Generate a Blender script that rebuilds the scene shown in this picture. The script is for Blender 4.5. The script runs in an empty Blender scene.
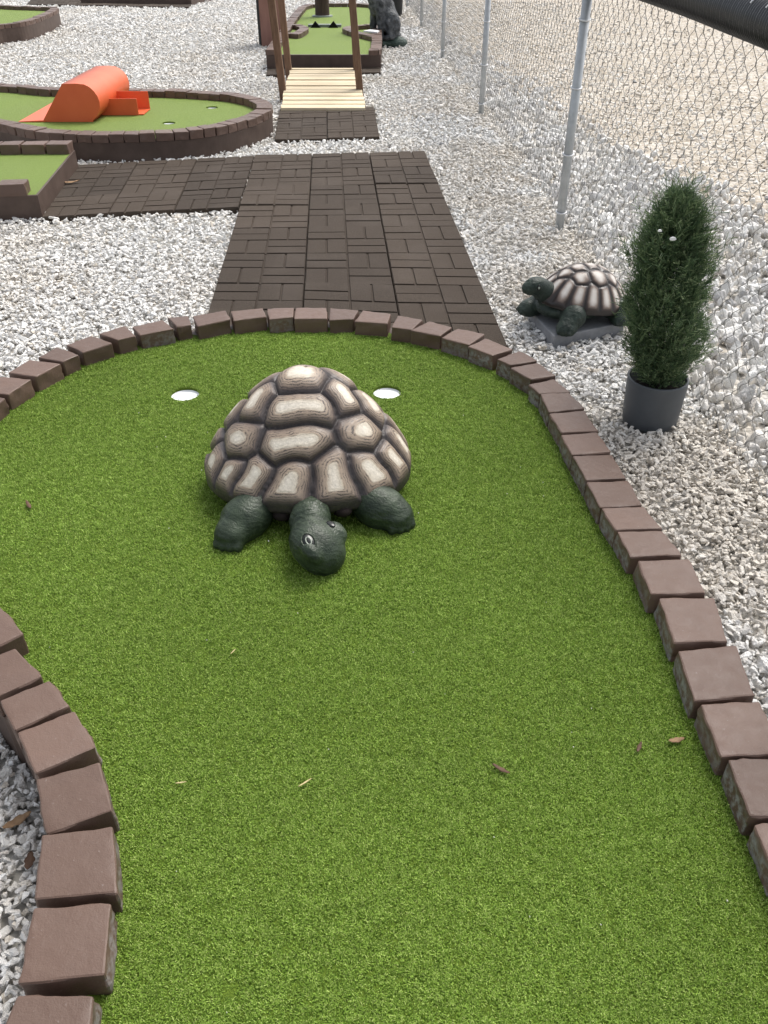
import bpy, bmesh, math, random
import numpy as np
import openvdb as vdb
from mathutils import Vector, Matrix, noise

random.seed(7)
RNG = np.random.default_rng(11)
SC = bpy.context.scene
COL = SC.collection
PI = math.pi

# ------------------------------------------------------------------ camera model
FPX, PITCH, CAMH = 828.0, math.radians(35.8), 1.52
CP, SP = math.cos(PITCH), math.sin(PITCH)

def ray(px, py):
    u = (px - 384) / FPX
    v = (512 - py) / FPX
    return np.array([u, CP + v * SP, -SP + v * CP])

def at(px, py, z=0.0):
    d = ray(px, py)
    t = (z - CAMH) / d[2]
    return (d[0] * t, d[1] * t, z)

# ------------------------------------------------------------------ object helpers
ROOT = {}

def tag(o, label=None, cat=None, group=None, kind=None):
    if label: o['label'] = label
    if cat: o['category'] = cat
    if group: o['group'] = group
    if kind: o['kind'] = kind
    return o

def thing(name, loc, label, cat, group=None):
    o = bpy.data.objects.new(name, None)
    COL.objects.link(o)
    o.location = loc
    o.empty_display_size = 0.1
    ROOT[o] = Vector(loc)
    return tag(o, label, cat, group)

def mesh_obj(name, verts, faces, mat, parent=None, smooth=False, attrs=None, loc=None):
    """verts are world coordinates"""
    v = np.asarray(verts, dtype=np.float64).reshape(-1, 3)
    if parent is not None:
        org = ROOT[parent]
    elif loc is not None:
        org = Vector(loc)
    else:
        org = Vector((0, 0, 0))
    v = v - np.array(org)
    me = bpy.data.meshes.new(name)
    if isinstance(faces, np.ndarray):
        n, k = faces.shape
        me.vertices.add(len(v)); me.vertices.foreach_set('co', v.astype(np.float32).ravel())
        me.loops.add(n * k); me.loops.foreach_set('vertex_index', faces.astype(np.int32).ravel())
        me.polygons.add(n)
        me.polygons.foreach_set('loop_start', (np.arange(n) * k).astype(np.int32))
        me.polygons.foreach_set('loop_total', np.full(n, k, dtype=np.int32))
        me.update(calc_edges=True)
    else:
        me.from_pydata([tuple(p) for p in v], [], faces)
    if smooth:
        me.polygons.foreach_set('use_smooth', np.ones(len(me.polygons), dtype=bool))
    if attrs:
        for an, av in attrs.items():
            a = me.attributes.new(an, 'FLOAT', 'POINT')
            a.data.foreach_set('value', np.asarray(av, dtype=np.float32))
    me.materials.append(mat)
    me.validate()
    o = bpy.data.objects.new(name, me)
    COL.objects.link(o)
    if parent is not None:
        o.parent = parent
        ROOT[o] = ROOT[parent]
    else:
        o.location = org
        ROOT[o] = org
    return o

class MB:
    def __init__(self):
        self.v = []; self.f = []
    def add(self, verts, faces):
        b = len(self.v)
        self.v += [tuple(p) for p in verts]
        self.f += [tuple(i + b for i in f) for f in faces]
        return self
    def box8(self, p):
        return self.add(p, [(0,3,2,1),(4,5,6,7),(0,1,5,4),(1,2,6,5),(2,3,7,6),(3,0,4,7)])
    def box(self, c, s, M=None):
        hx, hy, hz = s[0]/2, s[1]/2, s[2]/2
        pts = [Vector(q) for q in ((-hx,-hy,-hz),(hx,-hy,-hz),(hx,hy,-hz),(-hx,hy,-hz),(-hx,-hy,hz),(hx,-hy,hz),(hx,hy,hz),(-hx,hy,hz))]
        if M is not None: pts = [M @ p for p in pts]
        return self.box8([p + Vector(c) for p in pts])
    def prism(self, poly, z0, z1):
        n = len(poly)
        vs = [(p[0], p[1], z0) for p in poly] + [(p[0], p[1], z1) for p in poly]
        a = sum(poly[i][0]*poly[(i+1)%n][1]-poly[(i+1)%n][0]*poly[i][1] for i in range(n))
        if a < 0: vs = [(p[0], p[1], z0) for p in poly[::-1]] + [(p[0], p[1], z1) for p in poly[::-1]]
        fs = [tuple(range(n-1, -1, -1)), tuple(range(n, 2*n))]
        fs += [(i, (i+1)%n, n+(i+1)%n, n+i) for i in range(n)]
        return self.add(vs, fs)
    def tube(self, pts, r, n=8, caps=True):
        pts = [Vector(p) for p in pts]
        rr = r if isinstance(r, (list, tuple)) else [r]*len(pts)
        vs = []; fs = []
        up = None
        for i, p in enumerate(pts):
            d = (pts[min(i+1, len(pts)-1)] - pts[max(i-1, 0)]).normalized()
            if up is None:
                up = Vector((0,0,1)) if abs(d.z) < .9 else Vector((1,0,0))
            x = d.cross(up).normalized(); y = x.cross(d).normalized(); up = y
            for k in range(n):
                a = 2*PI*k/n
                vs.append(p + (x*math.cos(a) + y*math.sin(a))*rr[i])
        for i in range(len(pts)-1):
            for k in range(n):
                a, b = i*n+k, i*n+(k+1)%n
                fs.append((a, b, b+n, a+n))
        if caps:
            fs.append(tuple(range(n-1, -1, -1)))
            fs.append(tuple((len(pts)-1)*n + k for k in range(n)))
        return self.add(vs, fs)
    def lathe(self, c, prof, n=32, cap0=True, cap1=True):
        vs = []; fs = []
        for r, z in prof:
            for k in range(n):
                a = 2*PI*k/n
                vs.append((c[0]+r*math.cos(a), c[1]+r*math.sin(a), c[2]+z))
        for i in range(len(prof)-1):
            for k in range(n):
                a, b = i*n+k, i*n+(k+1)%n
                fs.append((a, b, b+n, a+n))
        if cap0: fs.append(tuple(range(n-1, -1, -1)))
        if cap1: fs.append(tuple((len(prof)-1)*n + k for k in range(n)))
        return self.add(vs, fs)
    def build(self, name, mat, parent=None, smooth=False, bevel=0, loc=None):
        o = mesh_obj(name, self.v, self.f, mat, parent, smooth, loc=loc)
        if bevel:
            bm = bmesh.new(); bm.from_mesh(o.data)
            es = [e for e in bm.edges if len(e.link_faces) == 2 and e.calc_face_angle(0) > .6]
            bmesh.ops.bevel(bm, geom=es, offset=bevel, segments=2, profile=.6, affect='EDGES', clamp_overlap=True)
            bm.to_mesh(o.data); bm.free()
            o.data.polygons.foreach_set('use_smooth', np.zeros(len(o.data.polygons), dtype=bool))
        return o

def inside(poly, pts):
    x, y = pts[:, 0], pts[:, 1]
    r = np.zeros(len(pts), bool)
    n = len(poly)
    for i in range(n):
        x1, y1 = poly[i][:2]; x2, y2 = poly[(i+1) % n][:2]
        if y1 == y2: continue
        c = ((y1 > y) != (y2 > y)) & (x < (x2-x1)*(y-y1)/(y2-y1)+x1)
        r ^= c
    return r

def offset_poly(pl, d, closed=True):
    """shift a polyline sideways by d (positive: to the left of travel)"""
    out = []
    n = len(pl)
    for i in range(n):
        a = Vector(pl[(i-1) % n][:2]) if (closed or i > 0) else Vector(pl[i][:2])
        b = Vector(pl[(i+1) % n][:2]) if (closed or i < n-1) else Vector(pl[i][:2])
        t = (b-a)
        t = t.normalized() if t.length > 1e-9 else Vector((1,0))
        p = Vector(pl[i][:2]) + Vector((-t.y, t.x))*d
        out.append((p.x, p.y))
    return out

# ------------------------------------------------------------------ material helpers
class NT:
    def __init__(self, name):
        self.m = bpy.data.materials.new(name)
        self.m.use_nodes = True
        self.t = self.m.node_tree
        self.b = self.t.nodes['Principled BSDF']
    def n(self, typ, **kw):
        o = self.t.nodes.new(typ)
        for k, v in kw.items():
            if k.startswith('i_'):
                o.inputs[k[2:].replace('_', ' ')].default_value = v
            else:
                setattr(o, k, v)
        return o
    def l(self, a, b):
        self.t.links.new(a, b)
    def noise(self, vec, scale, detail=4, rough=.55):
        o = self.n('ShaderNodeTexNoise', i_Scale=scale, i_Detail=detail, i_Roughness=rough)
        self.l(vec, o.inputs['Vector']); return o.outputs['Fac']
    def ramp(self, fac, stops, interp='LINEAR'):
        o = self.n('ShaderNodeValToRGB')
        cr = o.color_ramp; cr.interpolation = interp
        while len(cr.elements) < len(stops): cr.elements.new(.5)
        for e, (p, c) in zip(cr.elements, stops):
            e.position = p
            e.color = (*c, 1) if not isinstance(c, (int, float)) else (c, c, c, 1)
        self.l(fac, o.inputs['Fac']); return o.outputs['Color']
    def mix(self, fac, a, b, typ='MIX'):
        o = self.n('ShaderNodeMix', data_type='RGBA', blend_type=typ)
        for idx, v in ((0, fac), (6, a), (7, b)):
            if isinstance(v, (int, float)): o.inputs[idx].default_value = v
            elif isinstance(v, tuple): o.inputs[idx].default_value = (*v, 1)
            else: self.l(v, o.inputs[idx])
        return o.outputs[2]
    def math(self, op, a, b=0.0, clamp=False):
        o = self.n('ShaderNodeMath', operation=op, use_clamp=clamp)
        for idx, v in ((0, a), (1, b)):
            if isinstance(v, (int, float)): o.inputs[idx].default_value = v
            else: self.l(v, o.inputs[idx])
        return o.outputs[0]
    def obj(self): return self.n('ShaderNodeTexCoord').outputs['Object']
    def pos(self): return self.n('ShaderNodeNewGeometry').outputs['Position']
    def rnd(self): return self.n('ShaderNodeObjectInfo').outputs['Random']
    def attr(self, name, typ='GEOMETRY', out='Fac'):
        return self.n('ShaderNodeAttribute', attribute_name=name, attribute_type=typ).outputs[out]
    def bump(self, h, strength=.5, dist=.01):
        o = self.n('ShaderNodeBump', i_Strength=strength, i_Distance=dist)
        self.l(h, o.inputs['Height'])
        self.l(o.outputs['Normal'], self.b.inputs['Normal'])
    def translucent(self, c, amount):
        out = self.t.nodes['Material Output']
        tr = self.n('ShaderNodeBsdfTranslucent'); self.l(c, tr.inputs['Color'])
        mx = self.n('ShaderNodeMixShader'); mx.inputs[0].default_value = amount
        self.l(self.b.outputs[0], mx.inputs[1]); self.l(tr.outputs[0], mx.inputs[2]); self.l(mx.outputs[0], out.inputs['Surface'])
    def col(self, c):
        if isinstance(c, tuple): self.b.inputs['Base Color'].default_value = (*c, 1)
        else: self.l(c, self.b.inputs['Base Color'])
    def rough(self, r):
        if isinstance(r, (int, float)): self.b.inputs['Roughness'].default_value = r
        else: self.l(r, self.b.inputs['Roughness'])
    def spec(self, s): self.b.inputs['Specular IOR Level'].default_value = s

def noisy(name, c1, c2, scale=30, rough=.6, bump=.2, bdist=.003, bscale=None, spec=.4, rand=0.0, metal=0.0):
    m = NT(name)
    p = m.pos()
    f = m.noise(p, scale)
    c = m.mix(m.ramp(f, [(.3, 0.0), (.7, 1.0)]), c1, c2)
    if rand:
        k = m.math('MULTIPLY_ADD', m.rnd(), rand)
        k.node.inputs[2].default_value = 1 - rand/2
        hs = m.n('ShaderNodeHueSaturation'); m.l(k, hs.inputs['Value']); m.l(c, hs.inputs['Color'])
        c = hs.outputs['Color']
    m.col(c); m.rough(rough); m.spec(spec)
    m.b.inputs['Metallic'].default_value = metal
    if bump: m.bump(m.noise(p, bscale or scale*3), bump, bdist)
    return m.m

# ---- materials
def mat_brick():
    m = NT('painted_brick')
    p = m.pos()
    c = m.mix(m.noise(p, 14), (.108, .067, .050), (.140, .092, .072))
    k = m.math('MULTIPLY_ADD', m.rnd(), .32); k.node.inputs[2].default_value = .86
    hs = m.n('ShaderNodeHueSaturation'); m.l(k, hs.inputs['Value']); m.l(c, hs.inputs['Color'])
    bare = m.math('MULTIPLY', m.attr('bare'), m.ramp(m.noise(p, 55, 6, .65), [(.42, 0.0), (.58, 1.0)]))
    col = m.mix(bare, hs.outputs['Color'], m.mix(m.noise(p, 90), (.16, .15, .15), (.33, .31, .30)))
    # tiny chips of missing paint
    chip = m.ramp(m.noise(p, 120, 4), [(.66, 0.0), (.72, 1.0)])
    col = m.mix(m.math('MULTIPLY', chip, .5), col, (.23, .19, .17))
    col = m.mix(m.ramp(m.noise(p, 7, 5, .65), [(.48, 0.0), (.72, .25)]), col, (.075, .054, .045))
    m.col(col)
    m.rough(m.ramp(m.noise(p, 35), [(.3, .38), (.7, .55)]))
    m.spec(.3)
    h = m.math('ADD', m.math('MULTIPLY', m.noise(p, 60, 5), .7), m.math('MULTIPLY', m.noise(p, 350, 3), .3))
    m.bump(h, .5, .004)
    return m.m

def mat_turf():
    m = NT('turf_blade')
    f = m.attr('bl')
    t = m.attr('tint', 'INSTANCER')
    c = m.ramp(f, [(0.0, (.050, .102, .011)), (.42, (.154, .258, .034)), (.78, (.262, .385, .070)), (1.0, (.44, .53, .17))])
    k = m.math('MULTIPLY_ADD', t, .5); k.node.inputs[2].default_value = .75
    hs = m.n('ShaderNodeHueSaturation'); m.l(k, hs.inputs['Value']); m.l(c, hs.inputs['Color'])
    m.col(hs.outputs['Color']); m.rough(.6); m.spec(.12); m.translucent(hs.outputs['Color'], .12)
    return m.m

def mat_turf_base(name='turf_backing', far=False):
    m = NT(name)
    p = m.pos()
    if far:
        f = m.noise(p, 130, 3, .7)
        g = m.noise(p, 2.2, 2)
        c = m.ramp(f, [(.25, (.105, .160, .026)), (.5, (.170, .240, .050)), (.75, (.245, .320, .090))])
        c = m.mix(m.math('MULTIPLY', g, .35), c, (.17, .21, .085))
        m.bump(f, .8, .012)
    else:
        f = m.noise(p, 260, 3, .7)
        c = m.ramp(f, [(.3, (.060, .100, .010)), (.7, (.130, .195, .022))])
        m.bump(f, .8, .006)
    m.col(c); m.rough(.7); m.spec(.15)
    return m.m

def mat_stone(name, far=False):
    m = NT(name)
    t = m.attr('tint', 'INSTANCER')
    w = m.attr('warm', 'INSTANCER')
    o = m.obj()
    c = m.ramp(t, [(0.0, (.36, .355, .35)), (.12, (.54, .53, .52)), (.4, (.69, .68, .655)), (.75, (.78, .77, .74)), (1.0, (.85, .84, .81))])
    c = m.mix(w, c, (.60, .525, .42), 'MIX')
    n = m.noise(o, 2.2, 5, .6)
    c = m.mix(m.ramp(n, [(.48, 0.0), (.78, .45)]), c, (.42, .405, .39))
    m.col(c); m.rough(.62); m.spec(.35)
    m.bump(m.noise(o, 5, 5), .35, .2)
    return m.m

def mat_ground():
    m = NT('gravel_bed')
    p = m.pos()
    v = m.n('ShaderNodeTexVoronoi', i_Scale=34.0, feature='F1'); m.l(p, v.inputs['Vector'])
    sep = m.n('ShaderNodeSeparateColor'); m.l(v.outputs['Color'], sep.inputs['Color'])
    c = m.ramp(sep.outputs[0], [(0.0, (.34, .325, .29)), (.5, (.50, .48, .44)), (1.0, (.64, .62, .58))])
    c = m.mix(m.ramp(m.noise(p, .9, 4), [(.5, 0.0), (.72, .6)]), c, (.44, .36, .26))
    c = m.mix(m.ramp(v.outputs['Distance'], [(.45, 0.0), (.9, .5)]), c, (.24, .225, .205))  # cell rims darkened: shade in the gaps between chips put into the colour
    m.col(c); m.rough(.8); m.spec(.2)
    inv = m.math('SUBTRACT', 1.0, v.outputs['Distance'])
    m.bump(inv, 1.0, .02)
    return m.m

def mat_lot():
    m = NT('dusty_lot')
    p = m.pos()
    c = m.ramp(m.noise(p, 1.3, 6, .6), [(.3, (.33, .285, .225)), (.55, (.41, .36, .295)), (.75, (.48, .44, .375))])
    v = m.n('ShaderNodeTexVoronoi', i_Scale=28.0); m.l(p, v.inputs['Vector'])
    sep = m.n('ShaderNodeSeparateColor'); m.l(v.outputs['Color'], sep.inputs['Color'])
    c = m.mix(m.ramp(sep.outputs[0], [(.62, 0.0), (.66, .55)]), c, (.66, .63, .58))
    c = m.mix(m.ramp(sep.outputs[1], [(.8, 0.0), (.84, .5)]), c, (.33, .28, .22))
    m.col(c); m.rough(.9); m.spec(.1)
    h = m.math('ADD', m.noise(p, 60, 5), m.math('SUBTRACT', 1.0, v.outputs['Distance']))
    m.bump(h, .7, .015)
    return m.m

def mat_rubber():
    m = NT('recycled_rubber')
    p = m.pos()
    c = m.ramp(m.noise(p, 220, 3, .8), [(.3, (.030, .022, .016)), (.55, (.058, .044, .033)), (.8, (.104, .081, .063))])
    k = m.math('MULTIPLY_ADD', m.rnd(), .35); k.node.inputs[2].default_value = .85
    hs = m.n('ShaderNodeHueSaturation'); m.l(k, hs.inputs['Value']); m.l(c, hs.inputs['Color'])
    dust = m.ramp(m.noise(p, 3.1, 4), [(.5, 0.0), (.75, .22)])
    m.col(m.mix(dust, hs.outputs['Color'], (.12, .10, .085))); m.rough(.75); m.spec(.3)
    m.rough(.85); m.spec(.2); m.bump(m.noise(p, 260, 3, .7), .8, .004)
    return m.m

def mat_shell(soft=False):
    m = NT('painted_shell_soft' if soft else 'painted_shell')
    s = m.attr('ring'); r = m.attr('srnd')
    p = m.pos()
    warp = m.noise(p, 22, 4, .6)
    fine = m.noise(p, 70, 4, .6)
    if soft:
        f = m.math('ADD', s, m.math('MULTIPLY', m.math('SUBTRACT', fine, .5), .14))
        c = m.ramp(f, [(.16, (.020, .015, .013)), (.38, (.052, .034, .027)), (.60, (.23, .175, .14)), (.82, (.54, .49, .44)), (1.0, (.66, .62, .57))])
        m.col(c); m.rough(.35); m.spec(.5)
        m.bump(fine, .15, .003)
        return m.m
    f = m.math('ADD', s, m.math('MULTIPLY', m.math('SUBTRACT', warp, .5), .20))
    base = m.ramp(f, [(.07, (.016, .013, .014)), (.22, (.042, .033, .033)), (.33, (.115, .083, .064)), (.48, (.220, .166, .122)), (.75, (.345, .270, .198)), (.82, (.56, .495, .395)), (1.0, (.70, .645, .55))])
    # grooved growth lines, following each scute's outline
    ph = m.math('ADD', m.math('ADD', m.math('MULTIPLY', s, 50.0), m.math('MULTIPLY', r, 40.0)), m.math('ADD', m.math('MULTIPLY', m.noise(p, 15, 2, .5), 12.0), m.math('MULTIPLY', m.noise(p, 48, 4, .7), 13.0)))
    line = m.math('SINE', ph)
    lm = m.ramp(m.math('MULTIPLY_ADD', line, .5), [(0.0, 1.0), (.46, 0.0)])
    lm.node.inputs[0].links[0].from_node.inputs[2].default_value = .5
    amt = m.math('MULTIPLY', lm, m.ramp(f, [(.08, .3), (.24, .9), (.74, .95), (.85, .08)]))
    brk = m.ramp(m.noise(p, 38, 4, .65), [(.40, .0), (.54, 1.0)])
    amt = m.math('MULTIPLY', amt, brk)
    c = m.mix(amt, base, (.026, .021, .021))
    wash = m.ramp(m.noise(p, 9, 3), [(.40, 0.0), (.70, .55)])
    c = m.mix(m.math('MULTIPLY', wash, m.ramp(f, [(.18, 1.0), (.55, .15)])), c, (.060, .052, .055))
    streak = m.ramp(m.noise(p, 120, 4, .7), [(.35, 0.0), (.7, .35)])
    c = m.mix(streak, c, (.12, .095, .08))
    m.col(c); m.rough(m.ramp(fine, [(.3, .42), (.7, .60)])); m.spec(.5)
    h = m.math('ADD', m.math('MULTIPLY', line, .12), m.math('MULTIPLY', fine, .6))
    m.bump(h, .30, .004)
    return m.m

def mat_skin(name, c1, c2, c3, rough=.34, wr=30):
    m = NT(name)
    p = m.pos()
    w = m.n('ShaderNodeTexWave', i_Scale=wr, i_Distortion=11.0, i_Detail=4.0, i_Detail_Scale=1.1, wave_type='BANDS', bands_direction='DIAGONAL')
    mp = m.n('ShaderNodeMapping'); mp.inputs['Scale'].default_value = (.55, .55, 1.25)
    m.l(p, mp.inputs['Vector']); m.l(mp.outputs['Vector'], w.inputs['Vector'])
    n = m.noise(p, 24, 5, .6)
    c = m.mix(m.ramp(n, [(.35, 0.0), (.68, 1.0)]), c1, c2)
    c = m.mix(m.ramp(m.noise(p, 7, 4), [(.5, 0.0), (.7, .5)]), c, c3)
    c = m.mix(m.math('MULTIPLY', m.ramp(w.outputs['Fac'], [(.60, 0.0), (.95, .30)]), m.ramp(m.noise(p, 11), [(.42, 0.0), (.62, 1.0)])), c, c3)
    m.col(c); m.rough(m.ramp(m.noise(p, 18), [(.3, rough), (.7, rough+.25)])); m.spec(.36)
    vo = m.n('ShaderNodeTexVoronoi', i_Scale=105.0, feature='DISTANCE_TO_EDGE'); m.l(p, vo.inputs['Vector'])
    sc_ = m.ramp(vo.outputs['Distance'], [(0.0, 0.0), (.22, 1.0)])
    h = m.math('ADD', m.math('ADD', m.math('MULTIPLY', w.outputs['Fac'], .22), m.math('MULTIPLY', sc_, .28)), m.math('MULTIPLY', m.noise(p, 60, 5), .5))
    m.bump(h, .32, .005)
    return m.m

def mat_wood(name, c1, c2, scale=(2, 30, 30), rough=.7, rand=.25):
    m = NT(name)
    mp = m.n('ShaderNodeMapping'); mp.inputs['Scale'].default_value = scale
    m.l(m.pos(), mp.inputs['Vector'])
    f = m.noise(mp.outputs['Vector'], 1.5, 6, .65)
    c = m.mix(m.ramp(f, [(.3, 0.0), (.7, 1.0)]), c1, c2)
    k = m.math('MULTIPLY_ADD', m.rnd(), rand); k.node.inputs[2].default_value = 1-rand/2
    hs = m.n('ShaderNodeHueSaturation'); m.l(k, hs.inputs['Value']); m.l(c, hs.inputs['Color'])
    m.col(hs.outputs['Color']); m.rough(rough); m.spec(.25)
    m.bump(f, .35, .004)
    return m.m

def mat_foliage():
    m = NT('conifer_sprig')
    f = m.attr('bl')
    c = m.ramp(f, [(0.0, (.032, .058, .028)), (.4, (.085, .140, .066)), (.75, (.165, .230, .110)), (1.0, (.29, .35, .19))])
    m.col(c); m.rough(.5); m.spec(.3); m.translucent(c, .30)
    return m.m

M = dict(
    brick=mat_brick(),
    board=noisy('painted_board', (.066, .043, .033), (.096, .066, .052), 10, .55, .3, .004, 40, .35, .1),
    turf=mat_turf(), turf_base=mat_turf_base(), turf_far=mat_turf_base('turf_carpet', True),
    stone=mat_stone('marble_chip'), rock=mat_stone('quarry_rock'),
    ground=mat_ground(), lot=mat_lot(), rubber=mat_rubber(),
    shell=mat_shell(), shell_soft=mat_shell(True),
    skin=mat_skin('tortoise_skin', (.012, .021, .011), (.034, .050, .029), (.080, .105, .066)),
    skin_dark=mat_skin('small_tortoise_skin', (.010, .018, .013), (.026, .042, .030), (.055, .075, .058), .36, 60),
    plastron=noisy('plastron_paint', (.012, .009, .008), (.026, .019, .017), 40, .75, .3, .003, None, .15),
    eye_dark=noisy('eye_dark', (.006, .008, .007), (.012, .014, .012), 40, .18, 0),
    eye_ring=noisy('eye_ring', (.26, .29, .24), (.36, .39, .33), 80, .3, 0),
    claw=noisy('claw_paint', (.012, .018, .014), (.030, .040, .032), 60, .35, .1),
    slab=noisy('concrete_slab', (.20, .205, .215), (.28, .285, .295), 26, .75, .3, .003),
    pot=noisy('grey_pot', (.066, .073, .080), (.082, .090, .098), 12, .48, .06, .002, 60, .4),
    pot_black=noisy('black_pot', (.012, .013, .013), (.022, .023, .022), 12, .5, .05),
    soil=noisy('potting_soil', (.010, .008, .006), (.030, .024, .018), 80, .95, .6, .01),
    foliage=mat_foliage(),
    bark=mat_wood('bark', (.05, .035, .022), (.09, .06, .04), (30, 30, 5)),
    steel=noisy('galvanised_steel', (.38, .40, .41), (.47, .49, .50), 25, .42, .05, .001, 90, .5, 0, .35),
    wire=noisy('zinc_wire', (.19, .183, .172), (.28, .27, .255), 40, .45, 0, .001, 90, .5, 0, .5),
    tie=noisy('aluminium_tie', (.62, .63, .64), (.72, .73, .74), 40, .4, 0, .001, 90, .5, 0, .3),
    pipe=noisy('black_pipe', (.016, .017, .019), (.026, .027, .030), 8, .36, .03, .002, 30, .5),
    slot_glint=noisy('pipe_slot_glint', (.62, .62, .62), (.75, .75, .75), 20, .6, 0),
    orange=noisy('orange_paint', (.63, .112, .038), (.70, .140, .052), 5, .42, .05, .002, 40, .4),
    cup=noisy('cup_plastic', (.78, .79, .80), (.84, .85, .86), 12, .35, 0),
    deck=mat_wood('pine_deck', (.50, .40, .25), (.72, .62, .45), (2.2, 34, 34), .7, .42),
    post=mat_wood('stained_post', (.11, .064, .040), (.20, .122, .078), (40, 40, 5), .65, .3),
    trunk=mat_wood('brown_pole', (.040, .026, .021), (.085, .056, .045), (30, 30, 3), .7, .1),
    redboard=mat_wood('reddish_board', (.24, .125, .096), (.29, .155, .122), (20, 20, 3), .6, .1),
    black=noisy('black_paint', (.010, .010, .010), (.016, .016, .016), 10, .9, .05, .002, 30, .1),
    statue=noisy('dark_statue', (.016, .019, .022), (.13, .138, .145), 22, .5, .9, .02, 55, .4),
    statue_base=noisy('statue_base', (.030, .052, .042), (.062, .090, .072), 24, .6, .7, .02, 40, .4),
    white=noisy('white_paint', (.72, .72, .72), (.80, .80, .80), 20, .5, .05),
    greybar=noisy('grey_green_bar', (.17, .20, .17), (.24, .27, .24), 20, .6, .1),
    leaf=noisy('dry_leaf', (.16, .09, .045), (.30, .19, .10), 60, .7, .3),
    straw=noisy('dry_straw', (.42, .34, .16), (.52, .43, .22), 60, .7, .1),
    darkleaf=noisy('dark_leaf', (.07, .035, .02), (.12, .065, .035), 60, .7, .3),
)

# ------------------------------------------------------------------ scatter (geometry-node instancing for gravel and turf)
def scatter(name, pts, rot, scl, pick, protos, mat, attrs, kind='stuff', base=None):
    me = bpy.data.meshes.new(name)
    n = len(pts)
    me.vertices.add(n)
    me.vertices.foreach_set('co', np.asarray(pts, np.float32).ravel())
    def A(an, typ, arr, key):
        a = me.attributes.new(an, typ, 'POINT'); a.data.foreach_set(key, np.ascontiguousarray(arr).ravel())
    A('irot', 'FLOAT_VECTOR', rot.astype(np.float32), 'vector')
    A('iscl', 'FLOAT_VECTOR', scl.astype(np.float32), 'vector')
    A('ipick', 'INT', pick.astype(np.int32), 'value')
    for k, v in attrs.items(): A(k, 'FLOAT', v.astype(np.float32), 'value')
    o = bpy.data.objects.new(name, me); COL.objects.link(o)
    ng = bpy.data.node_groups.new(name + '_nodes', 'GeometryNodeTree')
    ng.interface.new_socket('Geometry', in_out='INPUT', socket_type='NodeSocketGeometry')
    ng.interface.new_socket('Geometry', in_out='OUTPUT', socket_type='NodeSocketGeometry')
    gi = ng.nodes.new('NodeGroupInput'); go = ng.nodes.new('NodeGroupOutput')
    iop = ng.nodes.new('GeometryNodeInstanceOnPoints')
    g2i = ng.nodes.new('GeometryNodeGeometryToInstance')
    for pr in reversed(protos):
        oi = ng.nodes.new('GeometryNodeObjectInfo'); oi.inputs['Object'].default_value = pr
        oi.inputs['As Instance'].default_value = True
        ng.links.new(oi.outputs['Geometry'], g2i.inputs[0])
    j = ng.nodes.new('GeometryNodeJoinGeometry')
    ng.nodes.remove(g2i)
    for nd in [x for x in ng.nodes if x.bl_idname == 'GeometryNodeObjectInfo']:
        ng.links.new(nd.outputs['Geometry'], j.inputs[0])
    def na(an, typ):
        x = ng.nodes.new('GeometryNodeInputNamedAttribute'); x.data_type = typ
        x.inputs['Name'].default_value = an; return x.outputs['Attribute']
    ng.links.new(gi.outputs[0], iop.inputs['Points'])
    ng.links.new(j.outputs[0], iop.inputs['Instance'])
    iop.inputs['Pick Instance'].default_value = True
    ng.links.new(na('ipick', 'INT'), iop.inputs['Instance Index'])
    e2r = ng.nodes.new('FunctionNodeEulerToRotation')
    ng.links.new(na('irot', 'FLOAT_VECTOR'), e2r.inputs[0])
    ng.links.new(e2r.outputs[0], iop.inputs['Rotation'])
    ng.links.new(na('iscl', 'FLOAT_VECTOR'), iop.inputs['Scale'])
    ng.links.new(iop.outputs[0], go.inputs[0])
    md = o.modifiers.new('scatter', 'NODES'); md.node_group = ng
    me.materials.append(mat)
    tag(o, kind=kind)
    return o

def stone_proto(i, n=13, mat=None):
    rg = np.random.default_rng(100+i)
    p = rg.normal(size=(n, 3)); p /= np.linalg.norm(p, axis=1)[:, None]
    p *= rg.uniform(.78, 1.1, (n, 1))
    p *= np.array([rg.uniform(.85, 1.15), rg.uniform(.6, .85), rg.uniform(.42, .68)])
    bm = bmesh.new()
    for q in p: bm.verts.new(q*.5)
    r = bmesh.ops.convex_hull(bm, input=bm.verts)
    junk = [g for g in r['geom_interior'] if isinstance(g, bmesh.types.BMVert)]
    if junk: bmesh.ops.delete(bm, geom=junk, context='VERTS')
    bmesh.ops.dissolve_limit(bm, angle_limit=.25, verts=bm.verts, edges=bm.edges)
    if n > 13: bmesh.ops.bevel(bm, geom=list(bm.edges), offset=.03, segments=1, affect='EDGES', clamp_overlap=True)
    me = bpy.data.meshes.new('stone_shape'); bm.to_mesh(me); bm.free()
    me.materials.append(mat)
    return bpy.data.objects.new('stone_shape', me)

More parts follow.
